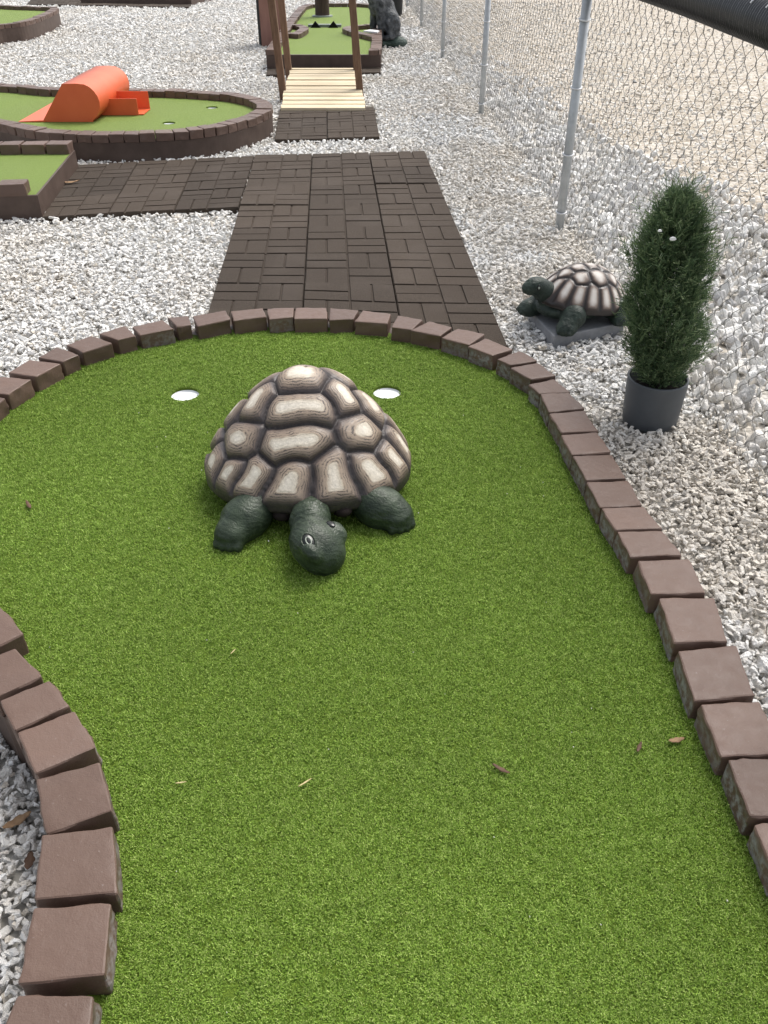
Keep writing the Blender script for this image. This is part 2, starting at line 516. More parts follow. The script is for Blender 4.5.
def tuft_proto(i, nb=12, spread=.0085, mat=None):
    rg = np.random.default_rng(300+i)
    V = []; F = []; B = []
    for k in range(nb):
        x, y = rg.normal(0, spread*.6, 2)
        a = rg.uniform(0, 2*PI); L = rg.uniform(.0042, .0078); w = rg.uniform(.0008, .0012)
        tilt = rg.uniform(.0, .8); curl = rg.uniform(.2, 1.9); tw = rg.uniform(-.8, .8)
        px, pz = 0.0, -.001; th = tilt
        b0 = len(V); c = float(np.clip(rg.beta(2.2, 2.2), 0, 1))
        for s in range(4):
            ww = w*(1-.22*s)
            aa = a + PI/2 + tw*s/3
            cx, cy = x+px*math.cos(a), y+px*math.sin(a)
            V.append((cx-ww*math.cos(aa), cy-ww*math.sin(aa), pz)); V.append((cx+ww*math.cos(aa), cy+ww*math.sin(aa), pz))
            cc = min(1, max(0, c + (s-1.5)*.13))  # roots darker than tips: shade between the blades painted in
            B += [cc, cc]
            px += math.sin(th)*L/3; pz += math.cos(th)*L/3; th += curl/3
        for s in range(3):
            q = b0+2*s; F.append((q, q+1, q+3, q+2))
    me = bpy.data.meshes.new('tuft_shape'); me.from_pydata(V, [], F)
    at_ = me.attributes.new('bl', 'FLOAT', 'POINT'); at_.data.foreach_set('value', np.array(B, np.float32))
    me.materials.append(mat)
    return bpy.data.objects.new('tuft_shape', me)

# ------------------------------------------------------------------ bricks and curbs
def brick(quad, z0, z1, parent, seed, inner=None, bare=0.0):
    """quad: four xy corners in order; inner: xy direction of the turf side"""
    rg = random.Random(seed)
    a = sum(quad[i][0]*quad[(i+1)%4][1]-quad[(i+1)%4][0]*quad[i][1] for i in range(4))
    q = list(quad) if a > 0 else list(quad)[::-1]
    bm = bmesh.new()
    lo = [bm.verts.new((p[0], p[1], z0)) for p in q]
    tz = [z1 + rg.uniform(-.003, .003) for _ in range(4)]
    hi = [bm.verts.new((p[0], p[1], tz[i])) for i, p in enumerate(q)]
    bm.faces.new(lo[::-1]); bm.faces.new(hi)
    for i in range(4): bm.faces.new((lo[i], lo[(i+1)%4], hi[(i+1)%4], hi[i]))
    top = [e for e in bm.edges if all(v.co.z > (z0+z1)/2 for v in e.verts)]
    ver = [e for e in bm.edges if (e.verts[0].co.z > (z0+z1)/2) != (e.verts[1].co.z > (z0+z1)/2)]
    bmesh.ops.bevel(bm, geom=top+ver, offset=.0045, segments=2, profile=.5, affect='EDGES', clamp_overlap=True)
    for _ in range(3):
        es = [e for e in bm.edges if e.calc_length() > .024]
        if not es: break
        bmesh.ops.subdivide_edges(bm, edges=es, cuts=1, use_grid_fill=True)
    bm.normal_update()
    off = Vector((rg.uniform(0, 50), rg.uniform(0, 50), rg.uniform(0, 50)))
    cen = Vector((sum(p[0] for p in q)/4, sum(p[1] for p in q)/4, (z0+z1)/2))
    bv = []
    for v in bm.verts:
        n = v.normal.copy()
        d = noise.noise(v.co*24+off)*.0050 + noise.noise(v.co*65+off)*.0030
        side = 1 - abs(n.z)
        bb = 0.0
        if inner is not None and n.xy.length > .5 and n.xy.normalized().dot(Vector(inner)) > .7 and v.co.z < z1-.012:
            bb = bare
        bv.append(bb)
        v.co += n*d*(.22+1.0*side)
        if v.co.z < z0: v.co.z = z0
    o = bpy.data.meshes.new('brick')
    org = ROOT[parent]
    for v in bm.verts: v.co -= org
    bm.normal_update()
    for e in bm.edges: e.smooth = e.calc_face_angle(0) < .33
    bm.to_mesh(o); bm.free()
    o.polygons.foreach_set('use_smooth', np.ones(len(o.polygons), dtype=bool))
    at_ = o.attributes.new('bare', 'FLOAT', 'POINT'); at_.data.foreach_set('value', np.array(bv, np.float32))
    o.materials.append(M['brick'])
    ob = bpy.data.objects.new('brick', o); COL.objects.link(ob); ob.parent = parent; ROOT[ob] = org
    return ob

def wall_strip(pl, z0, z1, th, closed=True, zf=None):
    """a wall of thickness th standing on polyline pl, on its left side"""
    ins = offset_poly(pl, th, closed)
    n = len(pl); mb = MB()
    vs = []; fs = []
    for i in range(n):
        vs += [(pl[i][0], pl[i][1], z0), (ins[i][0], ins[i][1], z0), (ins[i][0], ins[i][1], z1), (pl[i][0], pl[i][1], z1)]
    for i in range(n if closed else n-1):
        a, b = 4*i, 4*((i+1) % n)
        for k in range(4):
            fs.append((a+k, b+k, b+(k+1) % 4, a+(k+1) % 4))
    if not closed:
        fs += [(3, 2, 1, 0), tuple(4*(n-1)+k for k in range(4))]
    mb.add(vs, fs)
    return mb

def smooth_line(pts, closed, per=10):
    """Catmull-Rom through the points"""
    out = []
    n = len(pts); P = [Vector(p[:2]) for p in pts]
    rng = range(n if closed else n-1)
    for i in rng:
        p0 = P[(i-1) % n] if closed or i > 0 else P[0]
        p1 = P[i]; p2 = P[(i+1) % n]
        p3 = P[(i+2) % n] if closed or i < n-2 else P[n-1]
        for k in range(per):
            t = k/per
            q = .5*((2*p1)+(p2-p0)*t+(2*p0-5*p1+4*p2-p3)*t*t+(3*p1-p0-3*p2+p3)*t**3)
            out.append((q.x, q.y))
    if not closed: out.append(tuple(P[-1]))
    return out

def resample(pl, step_fn, closed):
    pts = [Vector(p) for p in pl]
    if closed: pts.append(pts[0].copy())
    cum = [0]
    for a, b in zip(pts, pts[1:]): cum.append(cum[-1]+(b-a).length)
    tot = cum[-1]
    def pos(s):
        s = min(max(s, 0), tot)
        i = max(0, int(np.searchsorted(cum, s, 'right'))-1); i = min(i, len(pts)-2)
        L = cum[i+1]-cum[i]
        return pts[i].lerp(pts[i+1], 0 if L == 0 else (s-cum[i])/L)
    def tan(s):
        t = pos(s+.02)-pos(s-.02)
        return t.normalized()
    return pos, tan, tot

def brick_row(pl, closed, depth, z0, z1, parent, seed, gap=.007, lens=(.105, .15), bare=.0, skip=None):
    """bricks along outer line pl, turf on the left of travel"""
    rg = random.Random(seed)
    pos, tan, tot = resample(pl, None, closed)
    s = 0.0; k = 0
    while s < tot-.04:
        L = rg.uniform(*lens)
        if tot-(s+L) < .07: L = tot-s
        a, b = s+gap/2, s+L-gap/2
        pa, pb = pos(a), pos(b); ta, tb = tan(a+.01), tan(b-.01)
        na, nb = Vector((-ta.y, ta.x)), Vector((-tb.y, tb.x))
        c = (pa+pb)/2
        if skip is None or not skip(c):
            j = [rg.uniform(-.005, .005) for _ in range(4)]
            quad = [pa+na*j[0], pb+nb*j[1], pb+nb*(depth+j[2]), pa+na*(depth+j[3])]
            nin = (na+nb).normalized()
            brick([(p.x, p.y) for p in quad], z0, z1+rg.uniform(-.004, .004), parent, seed*1000+k, (nin.x, nin.y), bare)
        s += L; k += 1

def turf_sheet(name, poly, z, mat, holes=(), kind='stuff', label=None):
    bm = bmesh.new()
    def loop(pl):
        vs = [bm.verts.new((p[0], p[1], z)) for p in pl]
        return [bm.edges.new((vs[i], vs[(i+1) % len(vs)])) for i in range(len(vs))]
    es = loop(poly)
    for h in holes: es += loop(h)
    bmesh.ops.triangle_fill(bm, use_beauty=True, use_dissolve=False, edges=es)
    bmesh.ops.recalc_face_normals(bm, faces=bm.faces)
    if bm.faces and sum(f.normal.z for f in bm.faces) < 0:
        bmesh.ops.reverse_faces(bm, faces=bm.faces)
    me = bpy.data.meshes.new(name); bm.to_mesh(me); bm.free()
    me.materials.append(mat)
    o = bpy.data.objects.new(name, me); COL.objects.link(o)
    tag(o, kind=kind)
    return o

def circle(c, r, n=28):
    return [(c[0]+r*math.cos(2*PI*k/n), c[1]+r*math.sin(2*PI*k/n)) for k in range(n)]

G = .085          # turf level of the near greens
BT = .15          # brick tops

EXCL = []         # polygons without gravel

def cup_thing(c, z, label, group='cups sunk in the greens'):
    t = thing('golf_cup', (c[0], c[1], z), label, 'golf cup', group)
    r = .052
    mb = MB().lathe((c[0], c[1], z), [(r, -.008), (r, -.06), (r-.003, -.06), (r-.003, -.008)], 32, False, False)
    n = 32; b = 0
    mb.f += [(3*n+k, 3*n+(k+1) % n, (k+1) % n, k) for k in range(n)]
    mb.build('liner', M['cup'], t, True)
    MB().lathe((c[0], c[1], z), [(r-.0032, -.016), (r-.0032, -.0125)], 32).build('liner_floor', M['cup'], t)
    mb = MB().lathe((c[0], c[1], z), [(r+.0005, -.0085), (r+.001, .003), (r+.002, .003)], 32, False, False)
    mb.build('turf_edge', M['turf_base'], t, True)
    return t

# ================================================================== MAIN GREEN
def cv(lst, ox, oy, s):
    return [[at(ox+x/s, oy+y/s, BT)[:2] for x, y in q] for q in lst]

BR = []
BR += cv([[(-85,388),(0,331),(122,345),(30,403)], [(30,318),(113,265),(235,283),(138,333)], [(145,260),(218,217),(303,247),(240,275)],
          [(255,210),(350,172),(432,202),(318,237)], [(382,168),(480,138),(522,176),(452,192)], [(508,143),(622,113),(668,150),(538,172)],
          [(643,105),(722,97),(735,133),(680,142)]], 0, 290, 3.84)
BR += cv([[(10,95),(130,75),(148,107),(28,132)], [(148,75),(265,65),(280,97),(160,112)], [(280,66),(382,62),(378,100),(290,108)],
          [(388,65),(500,65),(502,104),(380,106)], [(512,66),(618,72),(598,104),(510,108)], [(632,73),(735,86),(722,122),(602,112)]], 190, 290, 3.657)
BR += cv([[(68,58),(165,75),(122,112),(42,102)], [(190,80),(278,102),(232,138),(118,115)], [(298,106),(403,132),(342,175),(235,142)],
          [(405,148),(512,188),(432,215),(340,180)], [(538,193),(608,235),(500,252),(448,228)], [(605,238),(675,290),(578,306),(500,262)]], 380, 300, 3.84)
BR += cv([[(145,35),(218,93),(82,98),(38,62)], [(208,95),(277,165),(122,178),(85,103)], [(275,175),(335,258),(178,268),(125,182)],
          [(330,265),(390,350),(220,362),(175,272)], [(392,362),(455,460),(280,470),(225,370)], [(462,470),(525,575),(340,585),(283,475)],
          [(528,583),(608,675),(408,685),(345,590)], [(608,683),(692,785),(470,795),(412,690)]], 520, 370, 4.267)
BR += cv([[(355,85),(402,185),(240,190),(203,90)], [(428,195),(468,325),(310,330),(265,198)], [(493,335),(545,485),(368,498),(320,352)],
          [(560,502),(625,655),(450,662),(385,510)], [(645,665),(720,835),(530,838),(465,672)], [(735,845),(800,1010),(610,1020),(545,858)],
          [(820,1030),(895,1215),(700,1225),(630,1040)]], 568, 530, 2.925)
CR = cv([[(38,72),(108,142),(-15,197),(-80,115)], [(125,150),(175,215),(35,280),(0,205)], [(190,230),(245,320),(88,390),(42,285)],
         [(252,357),(288,485),(115,540),(90,400)], [(285,520),(298,692),(85,710),(105,545)], [(283,715),(265,900),(45,918),(85,730)],
         [(238,950),(215,1115),(-30,1130),(42,950)], [(205,1165),(170,1330),(-110,1345),(-45,1165)]], 0, 620, 2.533)
# continue both rows out of the frame, towards the photographer
def more(q, n, d):
    out = []
    for k in range(1, n+1):
        out.append([(p[0]+d[0]*k, p[1]+d[1]*k) for p in q])
    return out
BR += more(BR[-1], 3, (.022, -.165))
CR += more(CR[-1], 2, (-.05, -.15))

def mid(q): return Vector((sum(p[0] for p in q)/4, sum(p[1] for p in q)/4))
# the row left of the frame
p0, p3 = mid(BR[0]), mid(CR[0])
t0 = (mid(BR[0])-mid(BR[2])).normalized(); t3 = (mid(CR[0])-mid(CR[2])).normalized()
p1 = p0+t0*.55; p2 = p3+t3*.62
bez = [((1-t)**3*p0+3*(1-t)**2*t*p1+3*(1-t)*t*t*p2+t**3*p3) for t in np.linspace(0, 1, 60).tolist()]
bez = [(p.x, p.y) for p in bez]          # travels from the far row round to the near row, turf on the left

main = thing('brick_curb', (-.2, 1.9, 0), 'curving brown brick curb around the near green with the big tortoise', 'brick curb', 'brick curbs around the greens')
for k, q in enumerate(BR):
    n_in = (Vector(q[2])+Vector(q[3])-Vector(q[0])-Vector(q[1])).normalized()
    bare = 0.0
    if 15 <= k: bare = 1.0 if k % 3 else .6
    elif k in (5, 9): bare = .5
    brick(q, .087, BT, main, 500+k, (n_in.x, n_in.y), bare)
for k, q in enumerate(CR):
    n_in = (Vector(q[0])+Vector(q[1])-Vector(q[2])-Vector(q[3])).normalized()
    brick(q, .087, BT, main, 700+k, (n_in.x, n_in.y), .7)
row = offset_poly(bez, -.075, False)
pos_, tan_, tot_ = resample(row, None, False)
cut = [tuple(pos_(s)) for s in np.linspace(.08, tot_-.085, 50).tolist()]
brick_row(cut, False, .15, .087, BT, main, 77, lens=(.12, .15))

# loops of outer and inner corners, counter-clockwise (turf on the left)
outerB = [p for q in BR for p in (q[0], q[1])]
innerB = [p for q in BR for p in (q[3], q[2])]
innerC = [p for q in CR for p in (q[0], q[1])]
outerC = [p for q in CR for p in (q[3], q[2])]
leftIn = offset_poly(bez, .07, False)[6:-6:4]
leftOut = offset_poly(bez, -.07, False)[6:-6:4]
inner_loop = innerB + innerC[::-1] + leftIn[::-1]
outer_loop = outerB + outerC[::-1] + leftOut[::-1]
EXCL.append(outer_loop)
mid_loop = [((a[0]+b[0])/2, (a[1]+b[1])/2) for a, b in zip(inner_loop, outer_loop)]
# base board that the bricks sit on
def ring_prism(outer, inner, z0, z1):
    n = len(outer); vs = []; fs = []
    for i in range(n):
        vs += [(*outer[i], z0), (*inner[i], z0), (*inner[i], z1), (*outer[i], z1)]
    for i in range(n):
        a, b = 4*i, 4*((i+1) % n)
        for k in range(4): fs.append((a+k, b+k, b+(k+1) % 4, a+(k+1) % 4))
    return MB().add(vs, fs)
bo = [((o[0]*.97+i[0]*.03), (o[1]*.97+i[1]*.03)) for o, i in zip(outer_loop, inner_loop)]
bi = [((o[0]*.4+i[0]*.6), (o[1]*.4+i[1]*.6)) for o, i in zip(outer_loop, inner_loop)]
# drop the span between the two open ends (the loop closes behind the photographer)
ring_prism(bo, bi, -.16, .0855).build('base_board', M['board'], main)

CUPS = [at(185, 394.5, G)[:2], at(387, 392.5, G)[:2]]
turf_sheet('putting_green', mid_loop, G+.0015, M['turf_base'], [circle(c, .052) for c in CUPS], kind='stuff')
cup_thing(CUPS[0], G, 'white golf cup in the near green to the left of the big tortoise')
cup_thing(CUPS[1], G, 'white golf cup in the near green to the right of the big tortoise')

protos = [tuft_proto(i, mat=M['turf']) for i in range(7)]
def turf_points():
    out = []
    for y0, y1, dens in ((0.0, 1.1, 27000), (1.1, 1.7, 21000), (1.7, 2.4, 15000), (2.4, 3.5, 11000)):
        n = int((y1-y0)*3.2*dens)
        p = np.column_stack([RNG.uniform(-1.95, 1.25, n), RNG.uniform(y0, y1, n)])
        out.append(p)
    p = np.vstack(out)
    shr = [((o[0]*.06+i[0]*.94), (o[1]*.06+i[1]*.94)) for o, i in zip(outer_loop, inner_loop)]
    p = p[inside(shr, p)]
    for c in CUPS:
        p = p[((p-np.array(c))**2).sum(1) > .0565**2]
    # only what can be seen from near the photograph's viewpoint
    vis = np.abs(p[:, 0]+.0) < .62+.62*p[:, 1]
    return p[vis]
tp = turf_points()
n = len(tp)
lowf = np.array([noise.noise(Vector((a*3.1, b*3.1, 3))) for a, b in tp])
hif = np.array([noise.noise(Vector((a*38, b*38, 9))) for a, b in tp])
pat = np.array([noise.noise(Vector((a*1.25+4, b*1.25, 7))) for a, b in tp])
tint = np.clip(.5 + .14*lowf + .30*pat + .26*hif + RNG.normal(0, .16, n), 0, 1)
ts = RNG.uniform(.85, 1.2, n)*(1+.13*np.clip(tp[:, 1]-1.0, 0, 3))
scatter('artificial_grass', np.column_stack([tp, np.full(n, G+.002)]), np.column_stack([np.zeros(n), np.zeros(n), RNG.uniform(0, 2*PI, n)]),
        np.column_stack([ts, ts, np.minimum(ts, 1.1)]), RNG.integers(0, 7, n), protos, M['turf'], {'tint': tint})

# ================================================================== SDF SCULPTING (tortoises, statue)
def smin(a, b, k):
    h = np.clip(.5+.5*(b-a)/k, 0, 1)
    return b*(1-h)+a*h-k*h*(1-h)

def sdf_eval(prims, P, k):
    d = None
    for pr in prims:
        kk = k
        if pr[0] == 'e':
            _, c, r = pr[:3]
            q = P-np.array(c)
            if len(pr) > 3 and pr[3] is not None:
                q = q @ np.array(pr[3])           # columns of the matrix are the ellipsoid's axes
            if len(pr) > 4: kk = pr[4]
            r = np.array(r)
            k0 = np.linalg.norm(q/r, axis=-1); k1 = np.linalg.norm(q/(r*r), axis=-1)
            e = k0*(k0-1)/np.maximum(k1, 1e-9)
        else:
            _, a, b, ra, rb = pr[:5]
            if len(pr) > 5: kk = pr[5]
            a = np.array(a); b = np.array(b); ab = b-a
            t = np.clip(((P-a)@ab)/(ab@ab), 0, 1)
            e = np.linalg.norm(P-(a+t[..., None]*ab), axis=-1)-(ra+(rb-ra)*t)
        d = e if d is None else smin(d, e, kk)
    return d

def sdf_mesh(prims, lo, hi, vox, k=.02):
    lo = np.array(lo, float); hi = np.array(hi, float)
    n = np.ceil((hi-lo)/vox).astype(int)+1
    ax = [lo[i]+np.arange(n[i])*vox for i in range(3)]
    D = np.empty(tuple(n), np.float32)
    Y, Z = np.meshgrid(ax[1], ax[2], indexing='ij')
    for i, x in enumerate(ax[0]):
        P = np.stack([np.full_like(Y, x), Y, Z], -1)
        D[i] = sdf_eval(prims, P, k)
    g = vdb.FloatGrid(1.0)
    g.copyFromArray(D)
    p, q = g.convertToQuads(isovalue=0.0)
    return p*vox+lo, q[:, ::-1].copy()

def frame_from(f, up=(0, 0, 1)):
    f = Vector(f).normalized(); s = f.cross(Vector(up)).normalized(); u = s.cross(f)
    return np.array([[f.x, s.x, u.x], [f.y, s.y, u.y], [f.z, s.z, u.z]])

def dome_r(x, y, cx, cy, a, b, k):
    r = math.hypot((x-cx)/a, (y-cy)/b)
    for _ in range(30):
        r = .5*r+.5*math.hypot((x-cx)/a, (y-cy-k*(1-min(r, 1.05)**2))/b)
    return r

def shell_mesh(name, parent, mat, c, a, b, zr, H, pw, sites, bulge, xf=None, NT_=260, NR=130, rimdrop=.022, groove=.16, weights=None, droop=0.0, skew=0.0):
    """dome over an ellipse with scutes raised in relief; xf maps local points to world"""
    th = np.linspace(0, 2*PI, NT_, endpoint=False)
    rr = np.linspace(0, 1, NR)**.85
    def dome(x, y, r=None):
        if r is None: r = dome_r(x, y, c[0], c[1], a, b, skew)
        return zr+H*(1-np.clip(r, 0, 1.05)**pw)-droop*np.clip(r, 0, 1.05)**3*((x-c[0])/a)**2
    R, T = np.meshgrid(rr, th, indexing='ij')
    X = c[0]+a*R*np.cos(T); Y = c[1]+b*R*np.sin(T)+skew*(1-R*R); Z = dome(X, Y, R)
    P = np.stack([X, Y, Z], -1)
    ds = []
    for s in sites:
        pts = np.array([[q[0], q[1], dome(q[0], q[1])] for q in s])
        d = None
        if len(pts) == 1: d = np.linalg.norm(P-pts[0], axis=-1)
        else:
            for u, v in zip(pts, pts[1:]):
                w = v-u; t = np.clip(((P-u)@w)/(w@w), 0, 1)
                e = np.linalg.norm(P-(u+t[..., None]*w), axis=-1)
                d = e if d is None else np.minimum(d, e)
        ds.append(d)
    D = np.stack(ds, -1)-(np.array(weights)[None, None, :] if weights is not None else 0)
    idx = np.argsort(D, axis=-1)
    d1 = np.take_along_axis(D, idx[..., :1], -1)[..., 0]; d2 = np.take_along_axis(D, idx[..., 1:2], -1)[..., 0]
    edge = (d2-d1)/2
    own = idx[..., 0]
    rad = np.array([max(1e-4, float(np.percentile(edge[own == q], 99))) if (own == q).any() else 1.0 for q in range(len(sites))])
    wm = (max(weights) if weights is not None else 0.0)
    e1, e2 = d1+wm, d2+wm
    q1 = np.array([max(1e-4, float((e1/e2)[own == q].min())) if (own == q).any() else 0.0 for q in range(len(sites))])
    rr1 = np.clip((1-e1/e2)/(1-q1[own]+1e-6), 0, 1)
    ring = .35*np.clip(edge/rad[own], 0, 1)+.65*rr1**.8
    rimf = (1-R)*a*1.25
    ring = np.minimum(ring, np.clip(rimf/(.13*a), 0, 1)*1.0+.02)
    edge = np.minimum(edge, rimf+.004)
    srnd = np.random.default_rng(5).uniform(0, 1, len(sites))[idx[..., 0]]
    t = np.clip(edge/(groove*.16), 0, 1)
    h = bulge*(1-(1-np.clip(ring*1.15, 0, 1))**2.4)
    # outward normal of the dome
    N = np.stack([(X-c[0])/a**2*pw*H*np.maximum(R, 1e-3)**(pw-2), (Y-c[1])/b**2*pw*H*np.maximum(R, 1e-3)**(pw-2), np.ones_like(X)], -1)
    N /= np.linalg.norm(N, axis=-1)[..., None]
    P = P+N*h[..., None]
    V = P.reshape(-1, 3)
    rows = NR
    ring_ = ring.reshape(-1); sr = srnd.reshape(-1)
    # underside
    ex = []
    for f, dz in ((1.005, -.010), (.985, -rimdrop), (.93, -rimdrop*.9), (.6, -.004), (.02, -.002)):
        ex.append(np.stack([c[0]+a*f*np.cos(th), c[1]+b*f*np.sin(th), zr+dz-droop*f**3*np.cos(th)**2], -1)); rows += 1
    V = np.vstack([V]+ex)
    ring_ = np.concatenate([ring_, np.zeros(5*NT_)]); sr = np.concatenate([sr, np.zeros(5*NT_)])
    i = np.arange(rows-1)[:, None]*NT_; j = np.arange(NT_)[None, :]; j2 = (j+1) % NT_
    F = np.stack([i+j, i+NT_+j, i+NT_+j2, i+j2], -1).reshape(-1, 4)
    if xf is not None: V = xf(V)
    return mesh_obj(name, V, F, mat, parent, True, {'ring': ring_, 'srnd': sr})

# ------------------------------------------------------------------ the big tortoise
TX, TY = -.231, 2.142
TA, TB, TZ, TH, TP, TS = .311, .264, .176, .252, 1.72, .062
def on_dome(px, py):
    d = ray(px, py); o = np.array([0, 0, CAMH])
    t = 1.6; best = None
    while t < 3.2:
        p = o+d*t
        r = dome_r(p[0], p[1], TX, TY, TA, TB, TS)
        z = TZ+TH*(1-min(r, 1.05)**TP)-.030*min(r, 1.05)**3*((p[0]-TX)/TA)**2
        gap = p[2]-z
        if r < 1.04 and gap <= 0: return p
        if best is None or gap+max(0, r-1) < best[0]: best = (gap+max(0, r-1), p)
        t += .003
    return best[1]
tort = thing('tortoise_statue', (TX, TY, G), 'large painted tortoise statue with cream and brown scutes standing on the near green', 'tortoise statue')
px_sites = [[(296,381),(306,381)], [(285,413),(300,410),(318,411)], [(279,448),(311,443)], [(243,441)], [(360,433)],
            [(255,411),(263,399)], [(338,396),(346,406)], [(231,424),(244,409)], [(359,401),(369,414)],
            [(256,389),(266,382)], [(335,377),(345,386)],
            [(206,461),(213,447)], [(213,480),(219,464)], [(227,485),(236,471)], [(246,490),(259,473)], [(282,497),(293,475)],
            [(331,468),(335,487)], [(364,466),(376,476)], [(386,458),(398,469)], [(394,443),(403,459)], [(387,425),(397,439)], [(211,441),(222,426)]]
sites = [[on_dome(*p)[:2] for p in s] for s in px_sites]
for r_, angs, seg in ((.86, range(20, 165, 16), .06), (.50, (35, 68, 112, 145), .04), (.56, (90,), .05), (.66, (10, 170), .03)):
    for a_ in angs:
        t = math.radians(a_)
        sk_ = TS*(1-r_*r_)
        q = (TX+TA*r_*math.cos(t), TY+TB*r_*math.sin(t)+sk_)
        # leave out where a measured scute already sits
        if min(math.hypot(q[0]-p[0], q[1]-p[1]) for s in sites for p in s) < .058: continue
        sites.append([(TX+TA*(r_-seg)*math.cos(t), TY+TB*(r_-seg)*math.sin(t)+sk_), (TX+TA*(r_+seg)*math.cos(t), TY+TB*(r_+seg)*math.sin(t)+sk_)])
shell_mesh('shell', tort, M['shell'], (TX, TY), TA, TB, TZ, TH, TP, sites, .024, droop=.030, skew=TS, weights=[{0: .016, 1: .004, 2: .004, 3: .020, 4: .020, 5: .006, 6: .006}.get(k, 0.0) for k in range(len(sites))])

hd = frame_from((.72, -.52, -.52))
HC = np.array([-.181, 1.752, .146])
tprims = [('e', (TX, TY+.02, .185), (.235, .245, .075)),
          ('c', (-.205, 1.93, .145), (-.203, 1.825, .168), .050, .055, .02),
          ('e', tuple(HC), (.080, .071, .059), hd, .016)]
fr = hd[:, 0]; sd = hd[:, 1]; upv = hd[:, 2]
tprims += [('e', tuple(HC+fr*.036-upv*.008), (.048, .054, .044), hd, .025)]
for sgn in (-1, 1):
    tprims.append(('e', tuple(HC+sd*.056*sgn+fr*.012+upv*.036), (.032, .020, .020), hd, .018))
def leg(hip, thigh, tr, foot, fd):
    fd = Vector(fd).normalized()
    out = [('c', hip, thigh, .058, .056, .03), ('e', thigh, tr, None, .03),
           ('c', (thigh[0], thigh[1], thigh[2]-.01), (foot[0], foot[1], foot[2]+.004), .050, .041, .02),
           ('e', foot, (.047, .047, .036), frame_from(fd), .02)]
    s = Vector((fd.y, -fd.x, 0))
    for k in (-1.5, -.5, .5, 1.5):
        p = Vector(foot)+fd*(.040-.007*abs(k))+s*.021*k
        out.append(('e', (p.x, p.y, G+.015), (.017, .0125, .019), frame_from(fd), .006))
    return out
tprims += leg((-.32, 1.99, .17), (-.393, 1.893, .134), (.066, .058, .052), (-.425, 1.842, .117), (-.30, -1, 0))
tprims += leg((-.12, 2.03, .17), (-.010, 1.945, .134), (.074, .056, .052), (.036, 1.925, .117), (.50, -1, 0))
tprims += leg((-.36, 2.22, .17), (-.40, 2.27, .150), (.06, .06, .056), (-.41, 2.27, .117), (-.6, -.5, 0))
tprims += leg((-.10, 2.22, .17), (-.06, 2.27, .150), (.06, .06, .056), (-.05, 2.28, .117), (.6, -.5, 0))
v, f = sdf_mesh(tprims, (-.62, 1.62, G-.02), (.18, 2.5, .33), .0058, .025)
v[:, 2] = np.maximum(v[:, 2], G+.001)
# folds of skin on the neck and legs
nv = np.array([noise.noise(Vector((p[0]*18, p[1]*18, p[2]*70))) for p in v])
near_head = np.linalg.norm(v-HC, axis=1)
amp = np.clip((near_head-.075)/.04, .12, 1)*.0042
na_ = np.array([-.205, 1.93, .150]); nd_ = np.array([-.200, 1.80, .172])-na_; nl_ = np.linalg.norm(nd_); nd_ = nd_/nl_
tn = (v-na_)@nd_
rad_ = v-na_-tn[:, None]*nd_; rl = np.linalg.norm(rad_, axis=1)
neck = (rl < .085)*np.clip((near_head-.070)/.02, 0, 1)*(v[:, 1] < 1.88)
wob = np.array([noise.noise(Vector(q)*30) for q in v])
v = v+rad_/np.maximum(rl, 1e-6)[:, None]*(neck*.0032*np.sin(tn*2*PI/.017+wob*3))[:, None]
dirn = v-np.array([TX, TY, .17]); dirn /= np.linalg.norm(dirn, axis=1)[:, None]
v = v+dirn*(nv*amp)[:, None]
v[:, 2] = np.maximum(v[:, 2], G+.001)
body = mesh_obj('body', v, f, M['skin'], tort, True)

mb = MB()
pv, pf = sdf_mesh([('e', (TX, TY, .142), (.215, .235, .038)), ('e', (-.288, 1.900, .142), (.030, .026, .017)), ('e', (-.118, 1.908, .150), (.030, .026, .017))],
                  (-.5, 1.8, .08), (.05, 2.4, .22), .009, .02)
mesh_obj('plastron', pv, pf, M['plastron'], tort, True)

def hit_sdf(prims, px, py, k):
    d = ray(px, py); o = np.array([0, 0, CAMH]); t = 1.4
    for _ in range(200):
        p = o+d*t
        e = float(sdf_eval(prims, p[None], k)[0])
        if e < .0002: break
        t += max(e*.6, .0002)
    p = o+d*t
    g = np.array([float(sdf_eval(prims, (p+np.eye(3)[i]*.004)[None], k)[0]-sdf_eval(prims, (p-np.eye(3)[i]*.004)[None], k)[0]) for i in range(3)])
    return p, g/np.linalg.norm(g)

